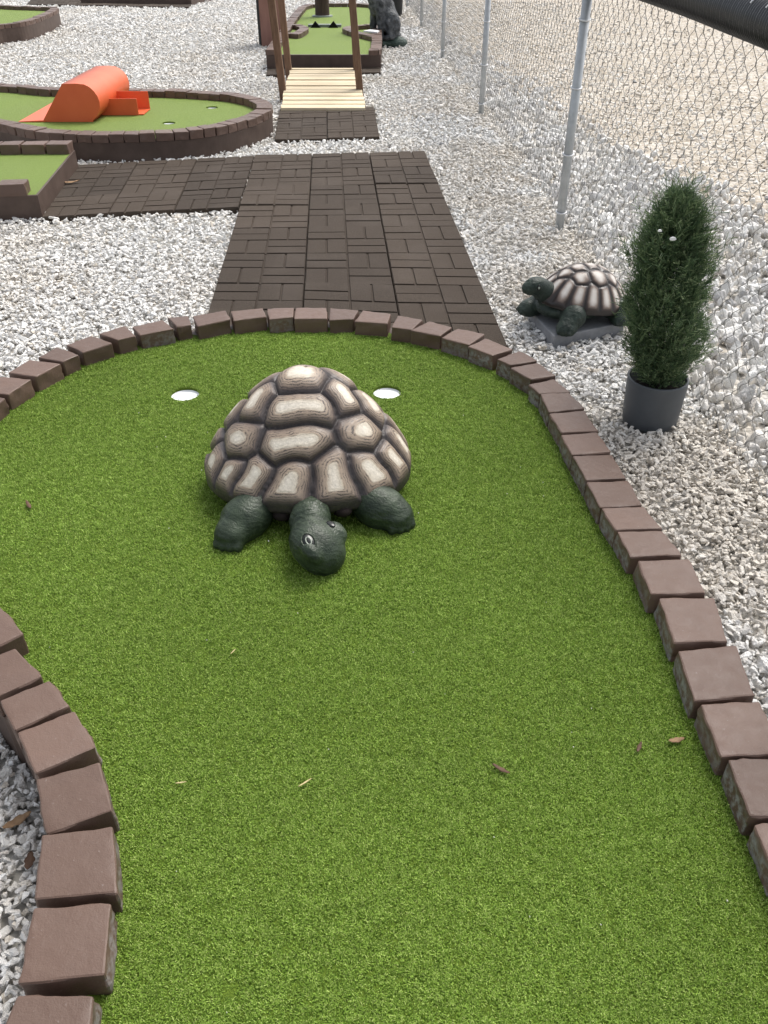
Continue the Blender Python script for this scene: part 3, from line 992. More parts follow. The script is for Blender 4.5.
def eye(parent, p, nrm, upd, size, ringed=True):
    nrm = Vector(nrm).normalized(); u = Vector(upd); u = (u-nrm*u.dot(nrm)).normalized(); s = u.cross(nrm)
    def ell(ru, rs, rn, off, nu=20, nvv=10):
        vs = []; fs = []
        for i in range(nvv+1):
            ph = PI*i/nvv
            for j in range(nu):
                a = 2*PI*j/nu
                q = Vector(p)+nrm*(off+rn*math.cos(ph))+u*(ru*math.sin(ph)*math.cos(a))+s*(rs*math.sin(ph)*math.sin(a))
                vs.append(q)
        for i in range(nvv):
            for j in range(nu):
                fs.append((i*nu+j, (i+1)*nu+j, (i+1)*nu+(j+1) % nu, i*nu+(j+1) % nu))
        return vs, fs
    def torus(ru, rs, rt, off):
        pts = [Vector(p)+nrm*off+u*(ru*math.cos(a))+s*(rs*math.sin(a)) for a in np.linspace(0, 2*PI, 25).tolist()]
        return MB().tube(pts, rt, 6, False)
    e = MB().add(*ell(size*1.5, size*1.02, size*.34, 0)).build('eye', M['eye_dark'], parent, True)
    if ringed:
        torus(size*.72, size*.42, size*.11, size*.29).build('iris', M['eye_ring'], e, True)
        torus(size*1.62, size*1.14, size*.22, size*.0).build('eyelid', M['skin'], e, True)
    elif ringed is False:
        MB().add(*ell(size*.7, size*.6, size*.2, size*.2)).build('iris', M['eye_ring'], e, True)
    return e
p, nr = hit_sdf(tprims, 308.5, 541, .025)
tc_ = -ray(308.5, 541); nr_ = nr+.9*tc_/np.linalg.norm(tc_)
eye(tort, p-nr*.002, nr_, (-.40, SP, CP), .0155)
nr2 = nr-2*sd*float(np.dot(nr, sd)); p2_ = p-2*sd*float(np.dot(p-HC, sd))
eye(tort, p2_, nr2, (.25, -.2, .9), .010, None)

# ------------------------------------------------------------------ the small tortoise on its slab
SCX, SCY, SZ = .880, 3.545, .058
sl = [at(552, 349, .0)[:2], at(622.5, 335, .0)[:2], None, at(527, 320, .0)[:2]]
sl[2] = (sl[1][0]+sl[3][0]-sl[0][0], sl[1][1]+sl[3][1]-sl[0][1])
slab = MB().prism(sl, -.01, SZ).build('concrete_slab', M['slab'], None, False, .006, loc=(SCX, SCY, 0))
tag(slab, 'square grey concrete paver lying on the gravel under the small tortoise', 'paver slab')
EXCL.append(sl)
HA = math.radians(201)
st = thing('tortoise_statue', (SCX, SCY, SZ), 'small dark tortoise statue with white patched shell on the grey slab', 'tortoise statue')
def sxf(V):
    V = np.asarray(V, float); c_, s_ = math.cos(HA), math.sin(HA)
    return np.stack([V[..., 0]*c_-V[..., 1]*s_+SCX, V[..., 0]*s_+V[..., 1]*c_+SCY, V[..., 2]+SZ], -1)
def tilt(V):
    t = math.radians(9); V = np.array(V, float)
    x, z = V[..., 0].copy(), V[..., 2]-.09
    V[..., 0] = x*math.cos(t)-z*math.sin(t); V[..., 2] = x*math.sin(t)+z*math.cos(t)+.09
    return V
ss = [[(x, .0)] for x in (-.125, -.062, .0, .062, .122)]
ss = [[(s[0][0]-.012, 0), (s[0][0]+.012, 0)] for s in ss]
for sg in (-1, 1):
    for x, y in ((-.085, .068), (.0, .082), (.085, .068)):
        ss.append([(x, sg*y*.9), (x, sg*y*1.12)])
for k in range(17):
    t = 2*PI*(k+.5)/17
    ss.append([(.192*.80*math.cos(t), .160*.80*math.sin(t)), (.192*.93*math.cos(t), .160*.93*math.sin(t))])
shell_mesh('shell', st, M['shell_soft'], (0, 0), .218, .172, .074, .148, 2.3, ss, .009, lambda V: sxf(tilt(V)), 160, 70, .014, .08)
def lf(fd): return frame_from(fd)
sp = [('e', (.035, 0, .060), (.185, .130, .056)),
      ('c', (.12, 0, .088), (.205, .0, .142), .060, .046, .02),
      ('e', (.240, .0, .166), (.058, .042, .040), lf((1, 0, .10)), .012),
      ('e', (.276, .0, .160), (.030, .030, .026), None, .012)]
def sleg(hip, knee, foot, fd, r0=.054, r1=.052):
    fd = Vector(fd).normalized(); s = Vector((fd.y, -fd.x, 0))
    out = [('c', hip, knee, r0, r1, .015), ('c', knee, foot, r1, .042, .012), ('e', (foot[0], foot[1], foot[2]), (.050, .043, .028), lf(fd), .01)]
    for k in (-1.5, -.5, .5, 1.5):
        p = Vector(foot)+fd*.038+s*.015*k
        out.append(('e', (p.x, p.y, foot[2]-.008), (.014, .0085, .011), lf(fd), .004))
    return out
sp += sleg((.09, .09, .080), (.120, .130, .060), (.165, .158, .026), (.9, .8, 0))
sp += sleg((.12, -.07, .060), (.170, -.085, .044), (.215, -.085, .030), (1, -.2, 0), .046, .042)
sp += sleg((-.10, .085, .060), (-.125, .125, .048), (-.110, .150, .026), (.4, 1, 0))
sp += sleg((-.10, -.085, .065), (-.125, -.12, .050), (-.105, -.15, .022), (.5, -1, 0))
sv, sf = sdf_mesh(sp, (-.24, -.24, -.01), (.34, .26, .27), .0042, .015)
sv[:, 2] = np.maximum(sv[:, 2], .001)
nv = np.array([noise.noise(Vector(p)*95) for p in sv])
sv = sv+(sv-np.array([0, 0, .08]))*(nv*.012)[:, None]
sv[:, 2] = np.maximum(sv[:, 2], .001)
mesh_obj('body', sxf(sv), sf, M['skin_dark'], st, True)
for sg in (-1, 1):
    ep = sxf(np.array([.252, sg*.0405, .174])); en = sxf(np.array([.252+.006, sg*.0405+sg*.03, .179]))-ep
    eye(st, ep, en, (0, 0, 1), .0085, False)

# ================================================================== POTTED CONIFER
def potted_conifer(c, r, h, fh, fr_, label, potmat, seed, ntw=5200, group=None, lean=(0, 0), flecks=()):
    t = thing('potted_conifer', (c[0], c[1], 0), label, 'potted shrub', group)
    prof = [(r*.86, 0), (r*.90, .004), (r*.92, .012)] + [(r*(.92+.08*k/8), .012+(h-.016)*k/8) for k in range(1, 9)] + [(r*.995, h), (r*.93, h), (r*.91, h-.008), (r*.90, h-.05), (r*.1, h-.05)]
    MB().lathe((c[0], c[1], 0), prof, 48, True, True).build('pot', potmat, t, True)
    rg = np.random.default_rng(seed)
    MB().lathe((c[0], c[1], 0), [(r*.89, h-.055), (r*.6, h-.028), (r*.2, h-.022)], 24, False, True).build('soil', M['soil'], t, True)
    MB().tube([(c[0], c[1], h-.05), (c[0]+lean[0]*.3, c[1]+lean[1]*.3, h+fh*.3), (c[0]+lean[0]*.8, c[1]+lean[1]*.8, h+fh*.85)], [r*.10, r*.08, r*.02], 8).build('stem', M['bark'], t, True)
    # upright fans of needles filling the crown's volume
    V = []; F = []; B = []
    def width(u): # u 0..1 up the crown
        return fr_*(np.interp(u, [0, .05, .15, .35, .6, .8, .92, 1.0], [.52, .64, .95, 1.14, .93, .82, .50, .10]))
    nb = 0
    for k in range(ntw):
        u = rg.beta(1.15, 1.05); a = rg.uniform(0, 2*PI)
        lump = 1+.40*noise.noise(Vector((math.cos(a)*1.6, math.sin(a)*1.6, u*6+seed)))+.34*noise.noise(Vector((math.cos(a)*4, math.sin(a)*4, u*11+seed)))
        rad = width(u)*lump*math.sqrt(rg.uniform(.03, 1.0))
        base = np.array([c[0]+lean[0]*u+rad*math.cos(a), c[1]+lean[1]*u+rad*math.sin(a), h-.02+fh*u*.95])
        out = np.array([math.cos(a), math.sin(a), 0.0])
        d = np.array([0, 0, 1.0])*rg.uniform(.6, 1.2)+out*rg.uniform(.1, 1.0)+rg.normal(0, .30, 3)
        d /= np.linalg.norm(d)
        L = rg.uniform(.022, .064)*fr_/.15
        wisp = rg.uniform() < .22
        if wisp: L *= 1.9
        s = np.cross(d, rg.normal(size=3)); s /= np.linalg.norm(s)
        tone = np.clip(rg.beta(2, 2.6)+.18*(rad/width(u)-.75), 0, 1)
        nn = 7
        w0 = (.0009 if wisp else .00125)*fr_/.134
        for q in range(nn):
            fpos = q/nn
            o = base+d*L*fpos
            sg = 1 if q % 2 else -1
            nd = d*rg.uniform(.6, 1.0)+s*sg*rg.uniform(.35, .75)+rg.normal(0, .15, 3)
            nd /= np.linalg.norm(nd)
            ln = L*rg.uniform(.30, .5)*(1-.3*fpos)
            wv = np.cross(nd, rg.normal(size=3)); wv /= np.linalg.norm(wv)
            V += [o-wv*w0, o+wv*w0, o+nd*ln*.6+wv*w0*1.25, o+nd*ln, o+nd*ln*.6-wv*w0*1.25]
            F.append((nb, nb+1, nb+2, nb+3, nb+4)); nb += 5
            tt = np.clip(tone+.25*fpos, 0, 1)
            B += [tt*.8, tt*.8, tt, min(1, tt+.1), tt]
        tip = base+d*L*1.1
        V += [base-s*w0, base+s*w0, tip]; F.append((nb, nb+1, nb+2)); nb += 3; B += [tone*.6]*3
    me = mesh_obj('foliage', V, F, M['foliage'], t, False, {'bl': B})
    return t, me
PC = (.980, 2.682)
pt, pfol = potted_conifer(PC, .107, .182, .665, .122, 'bushy green conifer in a round grey pot beside the curb and fence', M['pot'], 3, 8200, 'potted conifers', (-.056, 0))
EXCL.append(circle(PC, .104))
for px_, py_, s_ in ((660, 231, .0048), (673, 239, .0075)):
    d = ray(px_, py_); o = np.array([0, 0, CAMH])
    # nearest point of the ray to the crown's axis, pulled out to the crown's face
    tt = (PC[1]-.135)/d[1]; p = o+d*tt
    mb = MB()
    vs = [p+np.array([s_*math.cos(a)*1.4, -.002*math.cos(2*a), s_*math.sin(a)*.8]) for a in np.linspace(0, 2*PI, 8, endpoint=False)]
    vs2 = [q+np.array([0, .003, 0]) for q in vs]
    nq = 8
    mb.add(vs+vs2, [tuple(range(nq)), tuple(range(2*nq-1, nq-1, -1))]+[(i, nq+i, nq+(i+1) % nq, (i+1) % nq) for i in range(nq)])
    mb.build('petal', M['white'], pt)

# ================================================================== RUBBER PAVER PATH
def tile(quad, z, parent, seed, flip):
    """rubber tile with a basket of raised blocks; quad ordered fl, fr, br, bl"""
    rg = random.Random(seed)
    q = [Vector((p[0], p[1], 0)) for p in quad]
    lift = [rg.uniform(0, .006)+(.008 if rg.random() < .12 else 0) for _ in range(4)]
    def P(u, v, zz):
        b = q[0].lerp(q[1], u).lerp(q[3].lerp(q[2], u), v)
        l = (lift[0]*(1-u)+lift[1]*u)*(1-v)+(lift[3]*(1-u)+lift[2]*u)*v
        return (b.x, b.y, zz+l)
    mb = MB()
    e = .006
    mb.box8([P(e, e, -.03), P(1-e, e, -.03), P(1-e, 1-e, -.03), P(e, 1-e, -.03), P(e, e, z-.007), P(1-e, e, z-.007), P(1-e, 1-e, z-.007), P(e, 1-e, z-.007)])
    g = .0085
    for i in range(2):
        u0 = i*.5
        if (i+flip) % 2 == 0:
            cells = [(0, 0, .5, .5), (.5, 0, 1, .5), (0, .5, 1, .75), (0, .75, 1, 1)]
        else:
            cells = [(0, 0, 1, .25), (0, .25, 1, .5), (0, .5, .5, 1), (.5, .5, 1, 1)]
        for a, b, c, d in cells:
            ua, va, ub, vb = u0+a*.5+g, b+g, u0+c*.5-g, d-g
            k = .006; zt = z+rg.uniform(-.0015, .0015)
            mb.box8([P(ua, va, z-.010), P(ub, va, z-.010), P(ub, vb, z-.010), P(ua, vb, z-.010),
                     P(ua+k, va+k, zt), P(ub-k, va+k, zt), P(ub-k, vb-k, zt), P(ua+k, vb-k, zt)])
    return mb.build('rubber_tile', M['rubber'], parent)

def tile_grid(name, quad, nu, nv_, z, seed, lift=0):
    t = bpy.data.objects.new(name, None); COL.objects.link(t)
    t.location = (quad[0][0], quad[0][1], 0); ROOT[t] = Vector(t.location)
    tag(t, kind='structure')
    q = [Vector(p[:2]) for p in quad]
    def P(u, v): return q[0].lerp(q[1], u).lerp(q[3].lerp(q[2], u), v)
    for i in range(nu):
        for j in range(nv_):
            c = [P(i/nu, j/nv_), P((i+1)/nu, j/nv_), P((i+1)/nu, (j+1)/nv_), P(i/nu, (j+1)/nv_)]
            tile([(p.x, p.y) for p in c], z, t, seed+i*31+j, 0 if (i % 2 == 0) else 0)
    EXCL.append([tuple(p) for p in offset_poly([tuple(p) for p in q], .015)])
    return t
PZ = .03
tile_grid('path', [(-.788, 3.12), (.545, 3.02), at(425, 151, PZ)[:2], (-.985, 6.70)], 3, 8, PZ, 10)
tile_grid('path', [at(41, 217, PZ)[:2], (-.913, 5.335), (-.984, 6.70), at(78, 165, PZ)[:2]], 3, 3, PZ, 200)
tile_grid('path', [at(274, 140, PZ)[:2], at(380, 137, PZ)[:2], at(374, 107, PZ)[:2], at(279, 110, PZ)[:2]], 2, 3, PZ, 300)
tile_grid('path', [at(266, 75, PZ)[:2], at(381, 73, PZ)[:2], at(381, 66, PZ)[:2], at(267, 67, PZ)[:2]], 3, 1, PZ, 400)
tile_grid('path', [at(27, 6, 0)[:2], at(189, 9, 0)[:2], at(204, -8, 0)[:2], at(40, -9, 0)[:2]], 8, 4, PZ, 500)

# ================================================================== THE OTHER GREENS
def green(outer, z, label, seed, bt, skip=None, board_z=None, turf_name='putting_green', bd=.13, group='brick curbs around the greens', lens=(.105, .15)):
    c = np.mean(np.array(outer), 0)
    t = thing('brick_curb', (c[0], c[1], 0), label, 'brick curb', group)
    brick_row(outer, True, bd, z+.003, bt, t, seed, lens=lens, skip=skip)
    wall_strip(offset_poly(outer, .004), -.05, z+.001, .06).build('base_board', M['board'], t)
    ins = offset_poly(outer, .05)
    EXCL.append([tuple(p) for p in outer])
    return t, ins

# green with the orange ramp: outer line of the brick tops, counter-clockwise
op = [(-30,120), (0,124), (22,129), (55,133), (95,134.5), (135,134), (175,132), (210,128.5), (240,122), (260,115.5), (272,108), (268,101), (255,96.5), (233,92.5), (198,90), (165,88.5), (130,88), (90,87.5), (55,87.5), (24,84.5), (0,83), (-30,82)]
OZ, OB = .138, .20
oo = [at(x, y, OB)[:2] for x, y in op]
oo = [(-4.45, 7.5)]+oo+[(-4.6, 8.8), (-4.9, 8.2)]
oo = smooth_line(oo, True, 8)
CUP3 = [at(169, 123.5, OZ)[:2], at(212, 108, OZ)[:2]]
ot, oin = green(oo, OZ, 'brown brick curb around the green with the orange ramp', 31, OB)
turf_sheet('putting_green', oin, OZ+.004, M['turf_far'], [circle(c, .052) for c in CUP3])
cup_thing(CUP3[0], OZ+.002, 'white golf cup nearer the front curb of the green with the orange ramp')
cup_thing(CUP3[1], OZ+.002, 'white golf cup near the rounded end of the green with the orange ramp')

# square-ended green at the left edge
q = [at(-60, 183, BT)[:2], at(34, 190, BT)[:2], at(75, 146.5, BT)[:2], at(-60, 140, BT)[:2]]
QZ, QB = .145, .212
sa = Vector(at(37.5, 195.5, QZ)[:2]); sb = Vector(at(75, 150.5, QZ)[:2])
sax = Vector((-3.6, sa.y-.25)); sbx = Vector((-3.6, sb.y-.05))
sq = thing('brick_curb', (-2.8, 5.9, 0), 'straight brown brick curb and board around the square ended green at the left', 'brick curb', 'brick curbs around the greens')
f0 = Vector((sax.x, sax.y)); f1 = Vector((sa.x, sa.y))
brick_row([tuple(f0), tuple(f1-Vector((.05, .015)))], False, .13, QZ+.003, QB, sq, 41, gap=.016, lens=(.15, .175))
brick_row([tuple(sb), tuple(sbx)], False, .13, QZ+.003, QB, sq, 42, gap=.012, lens=(.15, .175))
loop_ = [tuple(f0), tuple(f1), tuple(sb), tuple(sbx)]
wall_strip(loop_, -.05, QZ+.0015, .045).build('base_board', M['board'], sq)
turf_sheet('putting_green', offset_poly(loop_, .02), QZ+.0025, M['turf_far'])
EXCL.append(loop_)

# green at the upper left
u3 = [at(-40, 29.5, .25)[:2], at(0, 24.5, .25)[:2], at(26, 21.5, .25)[:2], at(47, 14.5, .25)[:2], at(58.5, 8, .25)[:2], at(47, 6.5, .25)[:2], at(15, 5.5, .25)[:2], at(-40, 3, .25)[:2], (-8.4, 15.2), (-8.5, 13.2)]
u3 = smooth_line(u3, True, 8)
t3_, in3 = green(u3, .19, 'tall brown curb of the rounded green at the upper left', 51, .25)
turf_sheet('putting_green', in3, .194, M['turf_far'])

# curb beyond the far mat at the top
f1_ = [(-6.3, 20.15), (-3.95, 19.9), (-3.7, 21.6), (-6.2, 21.9)]
t4, in4 = green(f1_, .10, 'low brown curb on the dark mat at the top of the scene', 61, .155)
turf_sheet('putting_green', in4, .104, M['turf_far'])

# green behind the bridge, standing higher
FZ = .168
lx, rx = at(265.5, 50, .225)[0], at(381, 50, .225)[0]
yf = 11.13
fo = [(lx, yf), (rx, yf), (rx+.01, 12.0), (rx+.0, 13.0), (rx-.0, 14.2), (rx-.02, 15.6), (rx-.02, 16.9), (rx-.14, 17.35), (rx-.45, 17.55), (lx+.30, 17.55), (lx+.03, 17.35), (lx-.08, 16.9), (lx-.08, 15.6), (lx-.06, 14.2), (lx-.04, 13.0), (lx-.02, 12.0)]
tfar, fin = green(fo, FZ, 'tall brown curb around the far green behind the wooden bridge', 71, .225, skip=lambda c: c.y < yf+.06 and lx+.16 < c.x < rx-.16, bd=.13)
MB().box(((lx+rx)/2, yf+.022, FZ/2), (rx-lx-.27, .05, FZ+.012)).build('front_board', M['board'], tfar)
turf_sheet('putting_green', fin, FZ+.004, M['turf_far'])
# the two curved arms that pinch the far green
for sg, pts in ((1, [at(284, 33, .225)[:2], at(297, 34.5, .225)[:2], at(305, 31.5, .225)[:2], at(308.5, 27.5, .225)[:2], at(303, 25, .225)[:2], at(293, 24.3, .225)[:2], at(284, 24, .225)[:2]]),
                (-1, [at(372, 24, .225)[:2], at(360, 24.5, .225)[:2], at(350, 25.5, .225)[:2], at(342.5, 28.5, .225)[:2], at(350, 32, .225)[:2], at(362, 34.5, .225)[:2], at(372, 37, .225)[:2]])):
    pl = smooth_line(pts, False, 8)
    arm = thing('brick_curb', (pts[3][0], pts[3][1], FZ), 'short curved brick arm on the %s side of the far green' % ('left' if sg > 0 else 'right'), 'brick curb', 'brick curbs around the greens')
    wall_strip(pl, FZ-.02, .175, .13, False).build('base_board', M['board'], arm)
    brick_row(pl, False, .13, .176, .228, arm, 81 if sg > 0 else 82, lens=(.12, .16))
# low obstacle between the arms: grey bar with two black wedges
ga, gb = at(312, 28, FZ), at(337, 28, FZ)
gt = thing('gate_obstacle', ((ga[0]+gb[0])/2, ga[1], FZ), 'low grey green bar with two black wedges across the far green', 'obstacle')
MB().box(((ga[0]+gb[0])/2, ga[1]+.1, FZ+.022), (gb[0]-ga[0]+.12, .13, .035)).build('bar', M['greybar'], gt)
for x in (ga[0]+.03, gb[0]-.03):
    s = 1 if x > (ga[0]+gb[0])/2 else -1
    MB().add([(x+s*.05, ga[1]-.02, FZ+.004), (x-s*.10, ga[1]-.02, FZ+.004), (x+s*.05, ga[1]+.03, FZ+.004), (x-s*.10, ga[1]+.03, FZ+.004), (x-s*.02, ga[1]-.02, FZ+.09), (x-s*.02, ga[1]+.03, FZ+.09)],
             [(0,1,4), (2,5,3), (0,4,5,2), (1,3,5,4), (0,2,3,1)]).build('wedge', M['black'], gt)
# brown pole in the far green
tk = at(322, 17.5, FZ)
pole = thing('wooden_pole', (tk[0], tk[1], FZ), 'thick dark brown round pole standing in the far green', 'pole')
MB().lathe((tk[0], tk[1]+.12, FZ), [(.122, 0.003), (.116, .05), (.112, .5), (.110, 1.3), (.104, 1.31)], 24).build('shaft', M['trunk'], pole, False)
MB().lathe((tk[0], tk[1]+.12, FZ), [(.17, .001), (.165, .022), (.124, .026)], 24).build('foot_ring', M['greybar'], pole)

# ================================================================== ORANGE RAMP
orx = thing('barrel_ramp', (-2.6, 8.1, .092), 'bright orange barrel shaped ramp with side trough on the second green', 'ramp obstacle')
oz = .094
Y0, Y1 = 7.64, 8.64
prof = [(-2.90, oz), (-2.67, oz+.29), (-2.55, oz+.292)]
for k in range(1, 10):
    a = PI/2-k*(PI*.86)/9
    prof.append((-2.53+.145*math.cos(a), oz+.147+.145*math.sin(a)))
prof += [(-2.47, oz)]
n_ = len(prof)
MB().add([(x, Y0, z) for x, z in prof]+[(x, Y0+.006, z) for x, z in prof], [tuple(range(n_)), tuple(range(2*n_-1, n_-1, -1))]+[(i, n_+i, n_+(i+1) % n_, (i+1) % n_) for i in range(n_)]).build('side_panel', M['orange'], orx)
MB().add([(x, Y1, z) for x, z in prof]+[(x, Y1-.006, z) for x, z in prof], [tuple(range(n_-1, -1, -1)), tuple(range(n_, 2*n_))]+[(i, (i+1) % n_, n_+(i+1) % n_, n_+i) for i in range(n_)]).build('side_panel', M['orange'], orx)
sk = prof[1:]
m_ = len(sk)
vs = []
for yy in (Y0+.006, Y1-.006):
    vs += [(x, yy, z) for x, z in sk]+[(-2.6+(x+2.6)*.97, yy, oz+.15+(z-oz-.15)*.97) for x, z in sk]
fs = []
for i in range(m_-1):
    fs += [(i, i+1, 2*m_+i+1, 2*m_+i), (m_+i, 3*m_+i, 3*m_+i+1, m_+i+1)]
fs += [(0, 2*m_, 3*m_, m_), (m_-1, 2*m_-1, 4*m_-1, 3*m_-1)]
MB().add(vs, fs).build('barrel_skin', M['orange'], orx, True)
MB().add([(-2.885, Y0+.008, oz), (-2.665, Y0+.008, oz+.286), (-2.66, Y0+.008, oz+.28), (-2.875, Y0+.008, oz), (-2.885, Y1-.008, oz), (-2.665, Y1-.008, oz+.286), (-2.66, Y1-.008, oz+.28), (-2.875, Y1-.008, oz)],
         [(0,1,2,3), (4,7,6,5), (0,4,5,1), (2,6,7,3)]).build('front_panel', M['orange'], orx)
MB().add([(-3.10, Y0-.01, oz), (-2.88, Y0-.01, oz), (-2.88, Y1, oz), (-3.10, Y1, oz), (-3.10, Y0-.01, oz+.004), (-2.88, Y0-.01, oz+.014), (-2.88, Y1, oz+.014), (-3.10, Y1, oz+.004)],
         [(0,3,2,1), (4,5,6,7), (0,1,5,4), (1,2,6,5), (2,3,7,6), (3,0,4,7)]).build('entry_flap', M['orange'], orx)
tr = MB()
tr.box((-2.33, 7.93, oz+.066), (.36, .008, .132)).box((-2.31, 8.19, oz+.075), (.40, .008, .15)).box((-2.31, 8.06, oz+.005), (.40, .25, .008))
tr.build('trough', M['orange'], orx)

K_ = (CAMH-.142)/(CAMH-.092)
orx.location = (-2.6*K_, 8.1*K_, .142)
for ch in orx.children:
    for v_ in ch.data.vertices: v_.co = v_.co*K_
# ================================================================== WOODEN BRIDGE
br = thing('wooden_bridge', (-.6, 9.4, 0), 'small wooden bridge with pale pine planks and brown posts', 'bridge')
NPL = 14
def deck_pt(u, side):
    x0 = -.962+(-1.045+.962)*u; x1 = -.172+(-.285+.172)*u
    y = 8.47+1.98*u
    z = .060+.075*math.sin(u*PI*.66)
    return Vector(((x0, x1)[side], y, z))
for k in range(NPL):
    u0, u1 = k/NPL+.0065, (k+1)/NPL-.0065
    a, b, c, d = deck_pt(u0, 0), deck_pt(u0, 1), deck_pt(u1, 1), deck_pt(u1, 0)
    jx = random.uniform(-.008, .008)
    dn = Vector((0, 0, -.036)); jv = Vector((jx, 0, random.uniform(-.004, .004)))
    MB().box8([a+dn+jv, b+dn+jv, c+dn+jv, d+dn+jv, a+jv, b+jv, c+jv, d+jv]).build('plank', M['deck'], br, False, .004)
for s in (0, 1):
    off = .07 if s == 0 else -.07
    pts = [deck_pt(u, s)+Vector((off, 0, -.085)) for u in np.linspace(.02, .98, 9).tolist()]
    mb = MB()
    for a, b in zip(pts, pts[1:]):
        w = Vector((.019, 0, 0)); hh = Vector((0, 0, .045))
        mb.box8([a-w-hh, a+w-hh, b+w-hh, b-w-hh, a-w+hh, a+w+hh, b+w+hh, b-w+hh])
    mb.build('beam', M['post'], br)
tops = {}
for s, u, lean in ((0, .34, -.075), (1, .36, -.085), (0, .93, -.06), (1, .93, -.05)):
    p = deck_pt(u, s)+Vector(((-.012, -.022)[s], 0, 0))
    q = p+Vector((lean, 0, 1.0))
    w = .034
    mb = MB()
    lo_ = [Vector((p.x+dx*w, p.y+dy*w, .0)) for dx, dy in ((-1,-1),(1,-1),(1,1),(-1,1))]
    hi_ = [Vector((q.x+dx*w, q.y+dy*w, q.z)) for dx, dy in ((-1,-1),(1,-1),(1,1),(-1,1))]
    mb.box8(lo_+hi_).build('post', M['post'], br, False, .004)
    tops[(s, u)] = q
for s in (0, 1):
    a, b = tops[(s, (.34, .36)[s])], tops[(s, .93)]
    d = (b-a).normalized()
    a2, b2 = a-d*.25+Vector((0, 0, .022)), b+d*.15+Vector((0, 0, .022))
    w = Vector((.045, 0, 0)); hh = Vector((0, 0, .018))
    MB().box8([a2-w-hh, a2+w-hh, b2+w-hh, b2-w-hh, a2-w+hh, a2+w+hh, b2+w+hh, b2-w+hh]).build('handrail', M['post'], br)

# ================================================================== UPRIGHT BOARD LEFT OF THE FAR GREEN
bp = at(262, 48, 0)
bd_ = thing('upright_board', (bp[0], bp[1], 0), 'reddish brown upright board with a black edge left of the far green', 'board')
MB().add([(bp[0], bp[1], -.02), (bp[0]+.30, bp[1]+.03, -.02), (bp[0]+.30, bp[1]+.08, -.02), (bp[0], bp[1]+.05, -.02), (bp[0], bp[1], 1.3), (bp[0]+.30, bp[1]+.03, 1.3), (bp[0]+.30, bp[1]+.08, 1.3), (bp[0], bp[1]+.05, 1.3)],
         [(0,3,2,1),(4,5,6,7),(0,1,5,4),(1,2,6,5),(2,3,7,6),(3,0,4,7)]).build('panel', M['redboard'], bd_)
MB().add([(bp[0]-.075, bp[1]+.30, -.02), (bp[0]-.002, bp[1]-.004, -.02), (bp[0]-.002, bp[1]+.055, -.02), (bp[0]-.06, bp[1]+.32, -.02), (bp[0]-.075, bp[1]+.30, 1.3), (bp[0]-.002, bp[1]-.004, 1.3), (bp[0]-.002, bp[1]+.055, 1.3), (bp[0]-.06, bp[1]+.32, 1.3)],
         [(0,3,2,1),(4,5,6,7),(0,1,5,4),(1,2,6,5),(2,3,7,6),(3,0,4,7)]).build('edge_strip', M['black'], bd_)

# ================================================================== SEATED STATUE
bx, by = .10, 13.46
stt = thing('animal_statue', (bx, by, 0), 'dark grey shaggy seated animal statue on a green base by the far green', 'statue')
bv_, bf_ = sdf_mesh([('e', (bx-.02, by, .055), (.25, .20, .085)), ('e', (bx-.12, by-.06, .05), (.14, .17, .07)), ('e', (bx+.10, by-.12, .05), (.13, .12, .085))],
                    (bx-.4, by-.35, -.05), (bx+.4, by+.35, .2), .02, .03)
mesh_obj('base', bv_, bf_, M['statue_base'], stt, True)
ap = [('c', (bx+.08, by+.04, .30), (bx-.14, by-.02, .72), .21, .17, .06),           # trunk
      ('e', (bx-.19, by-.06, .62), (.16, .17, .20), None, .06),                     # chest
      ('c', (bx-.18, by-.02, .75), (bx-.24, by-.06, .98), .14, .13, .06),           # neck
      ('e', (bx-.29, by-.10, 1.06), (.17, .14, .14), None, .05),                    # head
      ('e', (bx-.43, by-.15, 1.02), (.09, .075, .065), None, .04),                  # muzzle
      ('e', (bx-.22, by-.20, 1.19), (.05, .03, .05), None, .02), ('e', (bx-.24, by+.03, 1.19), (.05, .03, .05), None, .02),
      ('c', (bx-.12, by-.17, .60), (bx-.10, by-.17, .14), .085, .052, .04),         # near front leg
      ('e', (bx-.125, by-.20, .12), (.085, .055, .04), None, .02),
      ('c', (bx-.25, by+.04, .60), (bx-.27, by+.03, .14), .08, .052, .04),
      ('e', (bx-.30, by+.02, .12), (.08, .055, .04), None, .02),
      ('e', (bx+.14, by-.14, .30), (.155, .09, .19), None, .04),                    # near haunch
      ('c', (bx+.07, by-.20, .33), (bx+.10, by-.20, .16), .07, .05, .03),
      ('e', (bx+.06, by-.215, .13), (.12, .055, .04), None, .02),
      ('e', (bx+.14, by+.16, .30), (.15, .09, .19), None, .04),
      ('e', (bx+.06, by+.21, .13), (.12, .05, .04), None, .02),
      ('c', (bx+.26, by-.02, .16), (bx+.20, by-.16, .14), .05, .035, .03)]
def shr_(p): return (bx-.075+(p[0]-bx)*.68, by-.02+(p[1]-by)*.8, .10+(p[2]-.10)*.88)
ap = [(q[0], shr_(q[1]), shr_(q[2]), q[3]*.74, q[4]*.74, q[5]) if q[0] == 'c' else ('e', shr_(q[1]), tuple(np.array(q[2])*(.70, .8, .88)), q[3], q[4]) for q in ap]
av, af = sdf_mesh(ap, (bx-.6, by-.4, .05), (bx+.45, by+.4, 1.3), .016, .05)
nv = np.array([noise.noise(Vector((p[0]*16, p[1]*16, p[2]*9)))+.6*noise.noise(Vector((p[0]*34, p[1]*34, p[2]*18))) for p in av])
cc = av-np.array([bx, by, .5]); cc /= np.linalg.norm(cc, axis=1)[:, None]
av = av+cc*(nv*.022)[:, None]
mesh_obj('figure', av, af, M['statue'], stt, True)
